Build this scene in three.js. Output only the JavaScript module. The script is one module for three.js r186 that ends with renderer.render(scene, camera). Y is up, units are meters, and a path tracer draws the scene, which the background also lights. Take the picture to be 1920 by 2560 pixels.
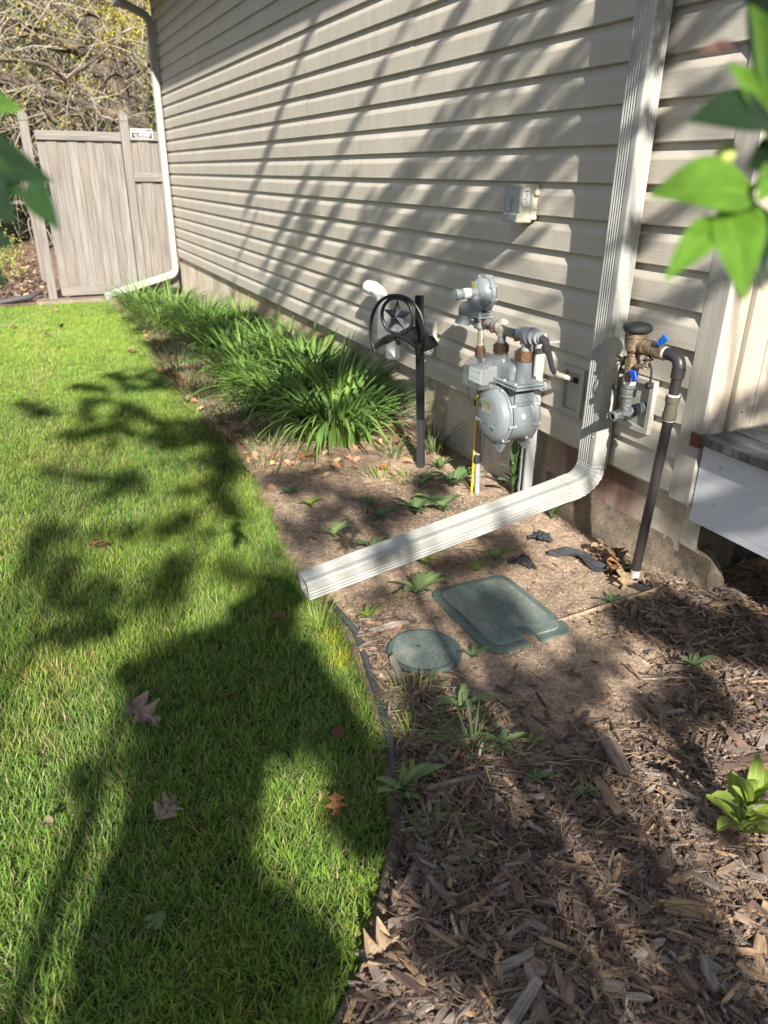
import * as THREE from 'three';
import { mergeGeometries } from 'three/addons/utils/BufferGeometryUtils.js';
import { RoundedBoxGeometry } from 'three/addons/geometries/RoundedBoxGeometry.js';

// ---------------------------------------------------------------- camera, sky, sun, exposure
const scene = new THREE.Scene();
const camera = new THREE.PerspectiveCamera(69.4, 0.75, 0.05, 400);
camera.position.set(-2.02, 1.4, 0);
camera.rotation.order = 'YXZ';
camera.rotation.set(-0.42943, -0.44821, 0.010624);
camera.focus = 2.3;
camera.userData.fStop = 4.0;
camera.updateMatrixWorld();
const SUN = new THREE.Vector3(-0.245, 0.515, 0.821).normalize();
{ // clear spring sky: blue overhead, paler and warmer towards the horizon and towards the sun
  const w = 256, h = 128, d = new Float32Array(w * h * 4);
  for (let y = 0; y < h; y++) for (let x = 0; x < w; x++) {
    const el = ((y + 0.5) / h - 0.5) * Math.PI, az = ((x + 0.5) / w - 0.5) * 2 * Math.PI, dir = new THREE.Vector3(Math.cos(el) * Math.cos(az), Math.sin(el), Math.cos(el) * Math.sin(az));
    const t = Math.pow(Math.max(0, dir.y), 0.55), g = Math.pow(Math.max(0, dir.dot(SUN)), 6) * 0.22, i = (y * w + x) * 4;
    d[i] = (0.25 * (1 - t) + 0.132 * t) + g; d[i + 1] = (0.262 * (1 - t) + 0.17 * t) + g * 0.95; d[i + 2] = (0.285 * (1 - t) + 0.245 * t) + g * 0.85; d[i + 3] = 1;
  }
  const t = new THREE.DataTexture(d, w, h, THREE.RGBAFormat, THREE.FloatType); t.mapping = THREE.EquirectangularReflectionMapping; t.magFilter = t.minFilter = THREE.LinearFilter; t.needsUpdate = true;
  scene.background = t; scene.environment = t;
}
const sun = new THREE.DirectionalLight(new THREE.Color(1, 0.965, 0.9), 5.0);
sun.position.copy(SUN).multiplyScalar(40).add(new THREE.Vector3(-1, 0, -4));
sun.target.position.set(-1, 0, -4);
sun.castShadow = true;
sun.shadow.mapSize.set(4096, 4096);
Object.assign(sun.shadow.camera, { left: -9, right: 9, top: 9, bottom: -9, near: 1, far: 90 });
scene.add(sun, sun.target);
const renderer = new THREE.WebGLRenderer({ antialias: true });
renderer.toneMapping = THREE.LinearToneMapping;
renderer.toneMappingExposure = 2.6;
renderer.shadowMap.enabled = true;

// ---------------------------------------------------------------- helpers
function RNG(seed) { let s = seed >>> 0; return () => { s = (s + 0x6d2b79f5) | 0; let t = Math.imul(s ^ (s >>> 15), 1 | s); t = (t + Math.imul(t ^ (t >>> 7), 61 | t)) ^ t; return ((t ^ (t >>> 14)) >>> 0) / 4294967296; }; }
const V = (x, y, z) => new THREE.Vector3(x, y, z);
const lerp = (a, b, t) => a + (b - a) * t, clamp = (x, a = 0, b = 1) => Math.min(b, Math.max(a, x));
const smooth = (a, b, x) => { const t = clamp((x - a) / (b - a)); return t * t * (3 - 2 * t); };
const hash = (x, y, s) => { let h = Math.imul(x, 374761393) ^ Math.imul(y, 668265263) ^ Math.imul(s, 2147483647 - 1013); h = Math.imul(h ^ (h >>> 13), 1274126177); h ^= h >>> 16; return (h >>> 0) / 4294967296; };
function vnoise(x, y, px, py, s) {  // value noise with periods px, py
  const xi = Math.floor(x), yi = Math.floor(y), fx = x - xi, fy = y - yi, m = (a, n) => ((a % n) + n) % n;
  const ux = fx * fx * (3 - 2 * fx), uy = fy * fy * (3 - 2 * fy), x0 = m(xi, px), x1 = m(xi + 1, px), y0 = m(yi, py), y1 = m(yi + 1, py);
  return lerp(lerp(hash(x0, y0, s), hash(x1, y0, s), ux), lerp(hash(x0, y1, s), hash(x1, y1, s), ux), uy);
}
function fbm(u, v, px, py, s, oct = 4) { let a = 0.5, r = 0, t = 0; for (let i = 0; i < oct; i++) { r += a * vnoise(u * px, v * py, px, py, s + i * 7); t += a; a *= 0.5; px *= 2; py *= 2; } return r / t; }
const nz = (x, y, s = 1) => vnoise(x, y, 100003, 100003, s);
const nz3 = (x, y, s = 1) => (nz(x, y, s) * 0.55 + nz(x * 2.1, y * 2.1, s + 3) * 0.3 + nz(x * 4.3, y * 4.3, s + 5) * 0.15);
function tex(w, h, fn, srgb = true) {
  const d = new Uint8Array(w * h * 4);
  for (let y = 0; y < h; y++) for (let x = 0; x < w; x++) { const c = fn((x + 0.5) / w, (y + 0.5) / h), i = (y * w + x) * 4; d[i] = clamp(c[0]) * 255; d[i + 1] = clamp(c[1]) * 255; d[i + 2] = clamp(c[2]) * 255; d[i + 3] = 255; }
  const t = new THREE.DataTexture(d, w, h); t.magFilter = THREE.LinearFilter; t.minFilter = THREE.LinearFilter; t.wrapS = t.wrapT = THREE.RepeatWrapping; if (srgb) t.colorSpace = THREE.SRGBColorSpace; t.needsUpdate = true; return t;
}
const grey = (w, h, fn) => tex(w, h, (u, v) => { const g = fn(u, v); return [g, g, g]; }, false);
const rep = (t, sx, sy) => { const c = t.clone(); c.repeat.set(1 / sx, 1 / sy); c.needsUpdate = true; return c; };
function canvas(w, h, draw) { const c = document.createElement('canvas'); c.width = w; c.height = h; const g = c.getContext('2d'); draw(g, w, h); const t = new THREE.CanvasTexture(c); t.colorSpace = THREE.SRGBColorSpace; return t; }
const lin = (r, g, b) => new THREE.Color().setRGB(r, g, b);
const mat = (name, r, g, b, rough, o = {}) => { const m = new THREE.MeshPhysicalMaterial({ roughness: rough, side: THREE.DoubleSide, ...o }); m.name = name; m.color.setRGB(r, g, b); return m; };

// geometry: all made non-indexed with position, normal, uv
function ni(g, keepColor = false) { g = g.index ? g.toNonIndexed() : g; for (const k of Object.keys(g.attributes)) if (!['position', 'normal', 'uv'].includes(k) && !(keepColor && k === 'color')) g.deleteAttribute(k); if (!g.attributes.normal) g.computeVertexNormals(); if (!g.attributes.uv) g.setAttribute('uv', new THREE.BufferAttribute(new Float32Array(g.attributes.position.count * 2), 2)); return g; }
function merge(list, keepColor = false) { return list.length === 1 ? ni(list[0], keepColor) : mergeGeometries(list.map((g) => ni(g, keepColor))); }
function guv(g, swap = false, off = 0) {  // uv in metres by the dominant normal
  g = ni(g); const p = g.attributes.position, n = g.attributes.normal, uv = g.attributes.uv;
  for (let i = 0; i < p.count; i++) {
    const ax = Math.abs(n.getX(i)), ay = Math.abs(n.getY(i)), az = Math.abs(n.getZ(i)); let u, v;
    if (ax >= ay && ax >= az) { u = p.getZ(i); v = p.getY(i); } else if (ay >= az) { u = p.getX(i); v = p.getZ(i); } else { u = p.getX(i); v = p.getY(i); }
    uv.setXY(i, (swap ? v : u) + off, (swap ? u : v) + off * 0.37);
  }
  return g;
}
function box(x0, x1, y0, y1, z0, z1, r = 0) {
  const w = Math.abs(x1 - x0), h = Math.abs(y1 - y0), d = Math.abs(z1 - z0);
  const g = r > 0 ? new RoundedBoxGeometry(w, h, d, 2, Math.min(r, w / 2.01, h / 2.01, d / 2.01)) : new THREE.BoxGeometry(w, h, d);
  return ni(g.translate((x0 + x1) / 2, (y0 + y1) / 2, (z0 + z1) / 2));
}
const orient = (g, a, b) => { const q = new THREE.Quaternion().setFromUnitVectors(V(0, 1, 0), b.clone().sub(a).normalize()); return g.applyQuaternion(q).translate((a.x + b.x) / 2, (a.y + b.y) / 2, (a.z + b.z) / 2); };
const cyl = (a, b, r0, r1 = r0, seg = 16, open = false) => ni(orient(new THREE.CylinderGeometry(r1, r0, a.distanceTo(b), seg, 1, open), a, b));
const hex = (a, b, r) => { const g = orient(new THREE.CylinderGeometry(r, r, a.distanceTo(b), 6).toNonIndexed(), a, b); g.computeVertexNormals(); return ni(g); };
const tube = (pts, r, seg = 24, rad = 8) => ni(new THREE.TubeGeometry(new THREE.CatmullRomCurve3(pts), seg, r, rad));
const ball = (p, r, sx = 1, sy = 1, sz = 1) => ni(new THREE.SphereGeometry(r, 16, 12).scale(sx, sy, sz).translate(p.x, p.y, p.z));
const lathe = (profile, a, axis, seg = 32) => { const g = new THREE.LatheGeometry(profile.map((p) => new THREE.Vector2(p[0], p[1])), seg); g.applyQuaternion(new THREE.Quaternion().setFromUnitVectors(V(0, 1, 0), axis.clone().normalize())); return ni(g.translate(a.x, a.y, a.z)); };
function taperTube(pts, radii, rad = 7) {  // polyline tube with its own radius at every point
  const pos = [], idx = [], uv = []; let up = V(0.31, 0.2, 0.93).normalize(), len = 0;
  for (let i = 0; i < pts.length; i++) {
    const t = pts[Math.min(i + 1, pts.length - 1)].clone().sub(pts[Math.max(i - 1, 0)]).normalize(), s = up.clone().cross(t).normalize(), b = t.clone().cross(s); up = b;
    if (i) len += pts[i].distanceTo(pts[i - 1]);
    for (let k = 0; k <= rad; k++) { const a = (k / rad) * Math.PI * 2, r = radii[i]; pos.push(pts[i].x + (Math.cos(a) * s.x + Math.sin(a) * b.x) * r, pts[i].y + (Math.cos(a) * s.y + Math.sin(a) * b.y) * r, pts[i].z + (Math.cos(a) * s.z + Math.sin(a) * b.z) * r); uv.push((k / rad) * Math.max(0.05, Math.PI * 2 * r), len); }
    if (i) for (let k = 0; k < rad; k++) { const o = (i - 1) * (rad + 1) + k, q = o + rad + 1; idx.push(o, o + 1, q, q, o + 1, q + 1); }
  }
  const g = new THREE.BufferGeometry(); g.setAttribute('position', new THREE.Float32BufferAttribute(pos, 3)); g.setAttribute('uv', new THREE.Float32BufferAttribute(uv, 2)); g.setIndex(idx); g.computeVertexNormals(); return ni(g);
}
// a leaf along +z from the origin: width W(t), droop, fold along the midrib
function leafGeo(L, W, { nl = 8, nw = 2, bend = 0, fold = 0, curl = 0, wave = 0, lift = 0, seed = 1, sweep = 0 } = {}) {
  const pos = [], uv = [], idx = []; let y = 0, z = 0, a = lift;
  for (let i = 0; i <= nl; i++) {
    const t = i / nl; if (i) { z += (Math.cos(a) * L) / nl; y += (Math.sin(a) * L) / nl; a -= bend / nl; }
    for (let k = -nw; k <= nw; k++) {
      const s = k / nw, w = W(t, Math.sign(s)), x = s * w, zz = z + sweep * Math.abs(x), e = Math.abs(x) * fold + curl * s * s * w + wave * (nz(t * 5 + k * 1.3, seed * 3.1) - 0.5);
      pos.push(x, y + e * Math.cos(a), zz - e * Math.sin(a)); uv.push(0.5 + s * 0.5, t);
    }
    if (i) for (let k = 0; k < nw * 2; k++) { const o = (i - 1) * (nw * 2 + 1) + k, q = o + nw * 2 + 1; idx.push(o, q, o + 1, q, q + 1, o + 1); }
  }
  const g = new THREE.BufferGeometry(); g.setAttribute('position', new THREE.Float32BufferAttribute(pos, 3)); g.setAttribute('uv', new THREE.Float32BufferAttribute(uv, 2)); g.setIndex(idx); g.computeVertexNormals(); return g;
}
const ovate = (w, p = 0.42) => (t) => w * Math.pow(Math.sin(Math.PI * Math.pow(t, p < 0.5 ? 0.8 : 1.25)), 0.85) + 0.0004;
const oakW = (w) => (t, s) => { const env = Math.sin(Math.PI * Math.pow(clamp(t * 1.02 - 0.02), 0.8)), q = ((t - 0.16) * 3.4 + (s > 0 ? 0.1 : 0)) % 1, lob = Math.pow(1 - Math.abs(((q + 1) % 1) - 0.5) * 2, 1.15); return t < 0.16 ? 0.0013 : w * env * (0.3 + 0.7 * lob) * (t > 0.92 ? (1 - t) * 12 : 1) + 0.001; };

const taken = new Map();
function numbered(name) { const n = taken.get(name) ?? 0; taken.set(name, n + 1); return n ? `${name}_${String(n).padStart(3, '0')}` : name; }
function shade(o) { o.castShadow = o.receiveShadow = true; return o; }
function thing(name, label, category, [x, y, z] = [0, 0, 0], group) { const o = new THREE.Group(); o.name = numbered(name); o.position.set(x, y, z); o.userData = { label, category }; if (group) o.userData.group = group; scene.add(o); return o; }
function struct(name) { const o = new THREE.Group(); o.name = numbered(name); o.userData = { kind: 'structure' }; scene.add(o); return o; }
function part(o, name, geos, m, extra = {}) {  // geometry in world coordinates, stored relative to its thing (things are only moved, never turned)
  const g = Array.isArray(geos) ? merge(geos) : ni(geos); const off = V(0, 0, 0); for (let p = o; p; p = p.parent) off.add(p.position);
  g.translate(-off.x, -off.y, -off.z); const me = shade(new THREE.Mesh(g, m)); me.name = numbered(name); Object.assign(me.userData, extra); o.add(me); return me;
}
function single(name, label, category, geo, m, group) { const me = shade(new THREE.Mesh(geo, m)); me.name = numbered(name); me.userData = { label, category }; if (group) me.userData.group = group; scene.add(me); return me; }

// ---------------------------------------------------------------- ground shape
const EDGE = [[-10.7, -1.03], [-9.58, -0.98], [-8.56, -0.93], [-7.25, -1.01], [-5.86, -1.16], [-4.73, -1.1], [-4.03, -1.09], [-3.54, -1.09], [-3.1, -1.14], [-2.75, -1.2], [-2.37, -1.23], [-2.14, -1.22], [-1.91, -1.21], [-1.64, -1.27], [-1.41, -1.33], [-1.25, -1.39], [-1.12, -1.44], [-0.97, -1.55], [-0.88, -1.61], [-0.78, -1.73], [-0.6, -1.86], [-0.3, -1.98], [2.2, -2.3]];
function edgeX(z) { for (let i = 1; i < EDGE.length; i++) if (z <= EDGE[i][0]) { const [a, b] = [EDGE[i - 1], EDGE[i]]; return lerp(a[1], b[1], clamp((z - a[0]) / (b[0] - a[0]))); } return -2.3; }
const slope = (z) => -0.13 * smooth(-5, -10.4, z);
const lawnH = (x, z) => slope(z) + 0.012 * (nz(x * 1.3, z * 1.3, 4) - 0.5);
const sandMask = (x, z) => { const d = Math.hypot((x + 0.7) / 0.5, (z + 1.26) / 0.36); return clamp(1.25 - d + 0.5 * (nz(x * 5, z * 5, 9) - 0.5)); };
function mulchMask(x, z) {
  let m = smooth(-1.5, -1.08, z + 0.18 * (nz(x * 4, z * 4, 11) - 0.5));
  m = Math.max(m, 0.75 * smooth(-0.5, -0.25, x) * smooth(-1.75, -1.5, z));
  m = Math.max(m, 0.5 * smooth(-0.99, -1.12, x) * smooth(-2.1, -1.8, z));
  return m * (1 - sandMask(x, z));
}
function bedH(x, z) {
  const e = clamp((x - edgeX(z)) / 0.15), n = nz3(x * 7, z * 7, 21) - 0.5, f = nz3(x * 38, z * 38, 31) - 0.5;
  let h = slope(z) - 0.012 + 0.012 * e + 0.022 * n + 0.009 * f + 0.03 * smooth(-0.3, -0.02, x) * smooth(-2.3, -1.8, z);
  h += 0.02 * Math.exp(-((x + 0.2) ** 2 + (z + 2.45) ** 2) / 0.03);
  h += 0.018 * mulchMask(x, z);
  const inRect = smooth(0.26, 0.17, Math.abs(x + 0.69)) * smooth(0.32, 0.22, Math.abs(z + 1.83)), inRound = smooth(0.2, 0.11, Math.hypot(x + 1.045, z + 1.72));
  return lerp(h, Math.min(h, 0.002), Math.max(inRect, inRound) * 0.9);
}
const groundH = (x, z) => (x > edgeX(z) ? bedH(x, z) : lawnH(x, z));

// ---------------------------------------------------------------- textures
const soilT = tex(1024, 1024, (u, v) => {
  const a = fbm(u, v, 6, 6, 3, 5), b = fbm(u, v, 90, 90, 8, 3), c = fbm(u, v, 22, 22, 14, 3), g = hash(Math.floor(u * 1024), Math.floor(v * 1024), 5);
  const k = 0.56 + 0.28 * (a - 0.5) + 0.3 * (b - 0.5) + 0.16 * (g - 0.5), d = smooth(0.62, 0.8, c) * 0.08; return [k * 1.02 - d, k * 0.9 - d * 0.95, k * 0.76 - d * 0.85];
});
const soilB = grey(1024, 1024, (u, v) => 0.5 * fbm(u, v, 60, 60, 8, 3) + 0.3 * fbm(u, v, 180, 180, 33, 2) + 0.2 * hash(Math.floor(u * 1024), Math.floor(v * 1024), 77));
const sidingB = grey(1024, 512, (u, v) => 0.6 * fbm(u, v, 6, 120, 41, 3) + 0.4 * fbm(u, v, 22, 200, 43, 2));
const sidingC = tex(1024, 256, (u, v) => { const k = 0.93 + 0.09 * (fbm(u, v, 40, 3, 51, 4) - 0.5) + 0.06 * (fbm(u, v, 5, 5, 52, 4) - 0.5); return [k, k * 0.998, k * 0.99]; }, true);
const woodC = tex(1024, 1024, (u, v) => {
  const w = fbm(u, v, 5, 3, 61, 3), line = fbm(u + 0.05 * w, v, 90, 5, 62, 3), ring = 0.5 + 0.5 * Math.sin((u * 34 + 3 * fbm(u, v, 4, 2, 65, 3)) * 6.28), pale = fbm(u, v, 3, 2, 66, 3);
  const k = 0.66 + 0.36 * (line - 0.5) + 0.05 * (ring - 0.5) + 0.16 * (pale - 0.5), warm = smooth(0.45, 0.75, fbm(u, v, 3, 4, 67, 3)) * 0.02;
  return [k * 1.0 + warm, k * 0.955, k * 0.9 - warm];
});
const woodB = grey(512, 1024, (u, v) => fbm(u, v, 80, 6, 62, 3));
const barkC = tex(512, 512, (u, v) => { const r = fbm(u, v, 26, 5, 71, 4), k = 0.42 + 0.45 * (r - 0.5) + 0.15 * (fbm(u, v, 6, 6, 72, 3) - 0.5); return [k * 1.06, k * 0.96, k * 0.84]; });
const barkB = grey(512, 512, (u, v) => fbm(u, v, 26, 5, 71, 4));
const chipC = tex(512, 512, (u, v) => { const k = 0.78 + 0.55 * (fbm(u, v, 60, 4, 81, 3) - 0.5) + 0.3 * (fbm(u, v, 7, 5, 82, 3) - 0.5); return [k, k, k]; });
const speckB = grey(512, 512, (u, v) => 0.5 * fbm(u, v, 64, 64, 91, 3) + 0.5 * hash(Math.floor(u * 512), Math.floor(v * 512), 9));
const grimeT = tex(512, 512, (u, v) => { const k = 0.9 + 0.2 * (fbm(u, v, 8, 8, 95, 5) - 0.5) + 0.08 * (fbm(u, v, 60, 60, 96, 2) - 0.5); return [k, k, k * 0.99]; });
const rustT = tex(256, 256, (u, v) => { const r = smooth(0.42, 0.62, fbm(u, v, 7, 7, 97, 4)), d = fbm(u, v, 30, 30, 98, 3); return [lerp(0.5, 0.44, r) * (0.6 + 0.7 * d), lerp(0.43, 0.3, r) * (0.6 + 0.7 * d), lerp(0.33, 0.2, r) * (0.6 + 0.7 * d)]; });
const peelT = tex(256, 256, (u, v) => { const r = smooth(0.5, 0.56, fbm(u, v, 5, 5, 107, 4)), k = 0.62 + 0.2 * (fbm(u, v, 24, 24, 108, 3) - 0.5); return [lerp(k * 1.05, 0.85, r), lerp(k * 1.02, 0.83, r), lerp(k * 0.96, 0.76, r)]; });
const brassT = tex(256, 256, (u, v) => { const k = 0.5 + 0.4 * (fbm(u, v, 9, 9, 111, 4) - 0.5) + 0.2 * (fbm(u, v, 40, 40, 112, 2) - 0.5); return [k * 1.02, k * 0.86, k * 0.68]; });
const galvT = tex(256, 256, (u, v) => { const r = fbm(u, v, 9, 9, 113, 4), k = 0.45 + 0.6 * (r - 0.5); return [k, k * 1.01, k * 1.0]; });
const concreteC = tex(2048, 256, (u, v) => {  // the whole foundation: u along the wall (10.8 m), v up from -0.25 to 0.4 m
  const z = -10.75 + u * 9.1, y = -0.25 + v * 0.65, k0 = 0.79 + 0.16 * (fbm(u, v, 60, 4, 121, 5) - 0.5) + 0.14 * (fbm(u, v, 500, 36, 122, 3) - 0.5);
  const streak = smooth(0.52, 0.74, fbm(u, v * 0.2, 70, 1, 123, 3)) * smooth(-0.05, 0.3, y + 0.2 * fbm(u, v, 100, 2, 124, 2));
  const big = smooth(-2.75, -2.3, z) * smooth(-1.85, -2.05, z) * smooth(-0.02, 0.34, y + 0.3 * (fbm(u, v * 0.4, 200, 2, 126, 3) - 0.35)), orange = (Math.exp(-(((z + 7.0) / 0.9) ** 2)) + 0.8 * Math.exp(-(((z + 5.6) / 0.5) ** 2))) * smooth(-0.05, 0.25, y);
  const board = Math.abs(((z * 2.6) % 1 + 1) % 1 - 0.5) < 0.008 ? 0.05 : 0, s = clamp(streak * 0.32 + big * 0.9);
  const o = clamp(orange * (0.4 + 0.6 * fbm(u, v, 120, 4, 128, 3)));
  return [lerp(lerp(k0, 0.42 * (0.7 + 0.6 * k0), s), 0.66, o * 0.5) - board, lerp(lerp(k0 * 0.95, 0.32 * (0.7 + 0.6 * k0), s), 0.55, o * 0.6) - board, lerp(lerp(k0 * 0.84, 0.28 * (0.7 + 0.6 * k0), s), 0.4, o * 0.8) - board];
});
const lidC = tex(512, 512, (u, v) => { const d = smooth(0.38, 0.7, fbm(u, v, 4, 4, 131, 5)) * 0.75, f = 0.9 + 0.25 * (fbm(u, v, 50, 50, 132, 3) - 0.5); return [lerp(0.39, 0.58, d) * f, lerp(0.45, 0.57, d) * f, lerp(0.42, 0.52, d) * f]; });
const paintB = grey(512, 1024, (u, v) => { const l = fbm(u, v, 4, 110, 141, 2); return 1 - smooth(0.6, 0.72, l + 0.15 * (fbm(u, v, 10, 30, 142, 3) - 0.5)); });
const leafVein = tex(256, 256, (u, v) => { const s = Math.abs(u - 0.5), mid = smooth(0.03, 0.0, s) * 0.3, side = smooth(0.75, 1, Math.abs(Math.sin((v - s * 0.9) * 30))) * 0.1, k = 0.78 + 0.2 * (fbm(u, v, 8, 8, 151, 4) - 0.5); return [k + mid + side, k + mid * 0.8 + side, k + mid]; });

// ---------------------------------------------------------------- materials
const M = {
  soil: mat('sandy soil', 1.0, 0.93, 0.89, 0.95, { vertexColors: true, map: rep(soilT, 0.8, 0.8), bumpMap: rep(soilB, 0.5, 0.5), bumpScale: 0.006 }),
  turf: mat('turf soil', 0.08, 0.085, 0.035, 1, { map: rep(soilT, 0.9, 0.9) }),  // darkened: shade between the grass blades is put into the colour
  siding: mat('vinyl siding', 0.515, 0.467, 0.39, 0.5, { map: rep(sidingC, 2.3, 0.9), bumpMap: rep(sidingB, 0.6, 0.36), bumpScale: 0.0007, specularIntensity: 0.5 }),
  trim: mat('tan trim', 0.46, 0.425, 0.37, 0.5, { map: rep(grimeT, 0.7, 0.7), bumpMap: rep(sidingB, 0.4, 0.6), bumpScale: 0.0003 }),
  board: mat('tan painted board', 0.5, 0.42, 0.33, 0.6, { map: rep(grimeT, 0.6, 0.6), bumpMap: rep(woodB, 0.4, 0.8), bumpScale: 0.0006 }),
  concrete: mat('foundation concrete', 1, 1, 1, 0.92, { map: concreteC, bumpMap: rep(speckB, 0.018, 0.3), bumpScale: 0.004 }),
  parge: mat('rough concrete', 0.95, 0.98, 0.98, 0.95, { map: rep(soilT, 0.35, 0.35), bumpMap: rep(speckB, 0.16, 0.16), bumpScale: 0.008 }),
  white: mat('white painted metal', 0.38, 0.373, 0.345, 0.42, { map: rep(grimeT, 0.5, 0.9), bumpMap: rep(speckB, 0.6, 0.6), bumpScale: 0.0002 }),
  pvc: mat('white plastic', 0.8, 0.8, 0.75, 0.35),
  wood: mat('weathered cedar', 0.44, 0.44, 0.445, 0.85, { map: rep(woodC, 0.5, 1.6), bumpMap: rep(woodB, 0.3, 1.2), bumpScale: 0.0015 }),
  woodDark: mat('weathered cedar dark', 0.41, 0.4, 0.395, 0.85, { map: rep(woodC, 0.45, 1.4), bumpMap: rep(woodB, 0.3, 1.2), bumpScale: 0.0015 }),
  black: mat('black steel', 0.008, 0.008, 0.009, 0.38, { bumpMap: rep(speckB, 0.12, 0.12), bumpScale: 0.0003 }),
  blackWorn: mat('scratched black steel', 0.02, 0.02, 0.02, 0.6, { bumpMap: rep(speckB, 0.08, 0.08), bumpScale: 0.002 }),
  blackPlastic: mat('black plastic', 0.013, 0.013, 0.014, 0.5, { bumpMap: rep(speckB, 0.3, 0.3), bumpScale: 0.0012 }),
  edging: mat('grey black edging', 0.07, 0.07, 0.075, 0.6, { map: rep(grimeT, 0.2, 0.2), bumpMap: rep(speckB, 0.2, 0.2), bumpScale: 0.002 }),
  meter: mat('grey meter paint', 0.215, 0.24, 0.25, 0.38, { map: rep(grimeT, 0.4, 0.4), bumpMap: rep(speckB, 0.1, 0.1), bumpScale: 0.0004 }),
  pipe: mat('grey painted pipe', 0.3, 0.32, 0.33, 0.5, { map: rep(grimeT, 0.2, 0.2), bumpMap: rep(speckB, 0.08, 0.08), bumpScale: 0.0006 }),
  peel: mat('peeling painted iron', 0.62, 0.6, 0.56, 0.6, { map: rep(peelT, 1, 1), bumpMap: rep(speckB, 0.1, 0.1), bumpScale: 0.0008 }),
  rust: mat('rusty brass nut', 0.85, 0.8, 0.75, 0.6, { map: rep(rustT, 0.6, 0.6), metalness: 0.25 }),
  brass: mat('tarnished brass', 0.8, 0.8, 0.8, 0.45, { map: rep(brassT, 0.7, 0.7), metalness: 0.35, bumpMap: rep(speckB, 0.08, 0.08), bumpScale: 0.0006 }),
  galv: mat('galvanised iron', 0.7, 0.7, 0.7, 0.5, { map: rep(galvT, 0.6, 0.6), metalness: 0.4, bumpMap: rep(speckB, 0.08, 0.08), bumpScale: 0.0008 }),
  strut: mat('galvanised strut', 0.55, 0.56, 0.56, 0.4, { metalness: 0.4, map: rep(grimeT, 0.3, 0.3) }),
  pvcGrey: mat('dark grey pipe', 0.034, 0.027, 0.027, 0.45, { map: rep(grimeT, 0.15, 0.4) }),
  olive: mat('olive coupling', 0.1, 0.09, 0.06, 0.5, { map: rep(grimeT, 0.1, 0.1) }),
  tape: mat('white thread tape', 0.75, 0.74, 0.7, 0.6),
  red: mat('red plug', 0.42, 0.04, 0.03, 0.5), rustRed: mat('rust red plug', 0.2, 0.05, 0.025, 0.7),
  blue: mat('blue handle', 0.008, 0.1, 0.45, 0.45), yellow: mat('yellow strip', 0.72, 0.5, 0.015, 0.5),
  clear: mat('clear plastic cover', 0.82, 0.82, 0.82, 0.07, { transmission: 0.94, thickness: 0, ior: 1.45, specularIntensity: 0.6 }),
  lid: mat('green lid', 1, 1, 1, 0.7, { map: lidC, bumpMap: rep(speckB, 0.3, 0.3), bumpScale: 0.001 }),
  lidRim: mat('green lid rim', 0.095, 0.13, 0.115, 0.6, { map: rep(grimeT, 0.3, 0.3) }),
  deckWhite: mat('white painted board', 0.55, 0.565, 0.585, 0.5, { bumpMap: rep(paintB, 0.5, 0.3), bumpScale: 0.0005 }),
  deckGrey: mat('grey composite decking', 0.085, 0.087, 0.093, 0.6, { map: rep(chipC, 0.4, 0.4), bumpMap: rep(woodB, 0.06, 0.5), bumpScale: 0.001 }),
  rawWood: mat('bare red wood', 0.2, 0.075, 0.04, 0.8, { map: rep(chipC, 0.1, 0.1) }),
  bark: mat('bark', 0.62, 0.6, 0.58, 0.95, { map: rep(barkC, 0.5, 0.9), bumpMap: rep(barkB, 0.5, 0.9), bumpScale: 0.02 }),
  twig: mat('bare twigs', 0.36, 0.3, 0.235, 0.9),
  fabric: mat('black landscape cloth', 0.03, 0.031, 0.034, 0.75, { bumpMap: rep(speckB, 0.1, 0.1), bumpScale: 0.001 }),
  boxCream: mat('cream plastic', 0.66, 0.62, 0.47, 0.45, { map: rep(grimeT, 0.2, 0.2) }), boxGreen: mat('pale green plastic', 0.4, 0.45, 0.42, 0.5, { map: rep(grimeT, 0.2, 0.2) }),
  roof: mat('grey shingles', 0.12, 0.115, 0.11, 0.95, { map: rep(soilT, 0.7, 0.7) }), soffit: mat('white soffit', 0.72, 0.7, 0.64, 0.6),
};
const leafMat = (name, r, g, b, tr = 0.35, rough = 0.55, o = {}) => mat(name, r, g, b, rough, { transmission: tr, thickness: 0, specularIntensity: 0.5, ...o });
M.grass = mat('grass blades', 1, 1, 1, 0.7, { vertexColors: true, transmission: 0.42, thickness: 0, specularIntensity: 0.35 });
M.lily = mat('daylily leaves', 1, 1, 1, 0.5, { vertexColors: true, transmission: 0.3, thickness: 0, specularIntensity: 0.5 });
M.weed = leafMat('weed leaves', 0.17, 0.27, 0.1, 0.25, 0.7, { map: leafVein });
M.weedPale = leafMat('pale weed leaves', 0.25, 0.35, 0.14, 0.25, 0.75, { map: leafVein });
M.weedLime = leafMat('lime weed leaves', 0.3, 0.4, 0.06, 0.3, 0.7, { map: leafVein });
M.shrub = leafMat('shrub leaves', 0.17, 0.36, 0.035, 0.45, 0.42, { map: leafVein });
M.shrubShaded = leafMat('shrub leaves painted in shade', 0.014, 0.038, 0.009, 0.2, 0.45, { map: leafVein });  // same leaves as the sunlit ones, their shade put into the colour
M.shrubPartShaded = leafMat('shrub leaves painted in part shade', 0.03, 0.085, 0.014, 0.4, 0.45, { map: leafVein });  // partly shaded leaves, the shade again put into the green
M.crown = leafMat('tree leaves', 0.045, 0.075, 0.018, 0.12, 0.6);
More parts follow.
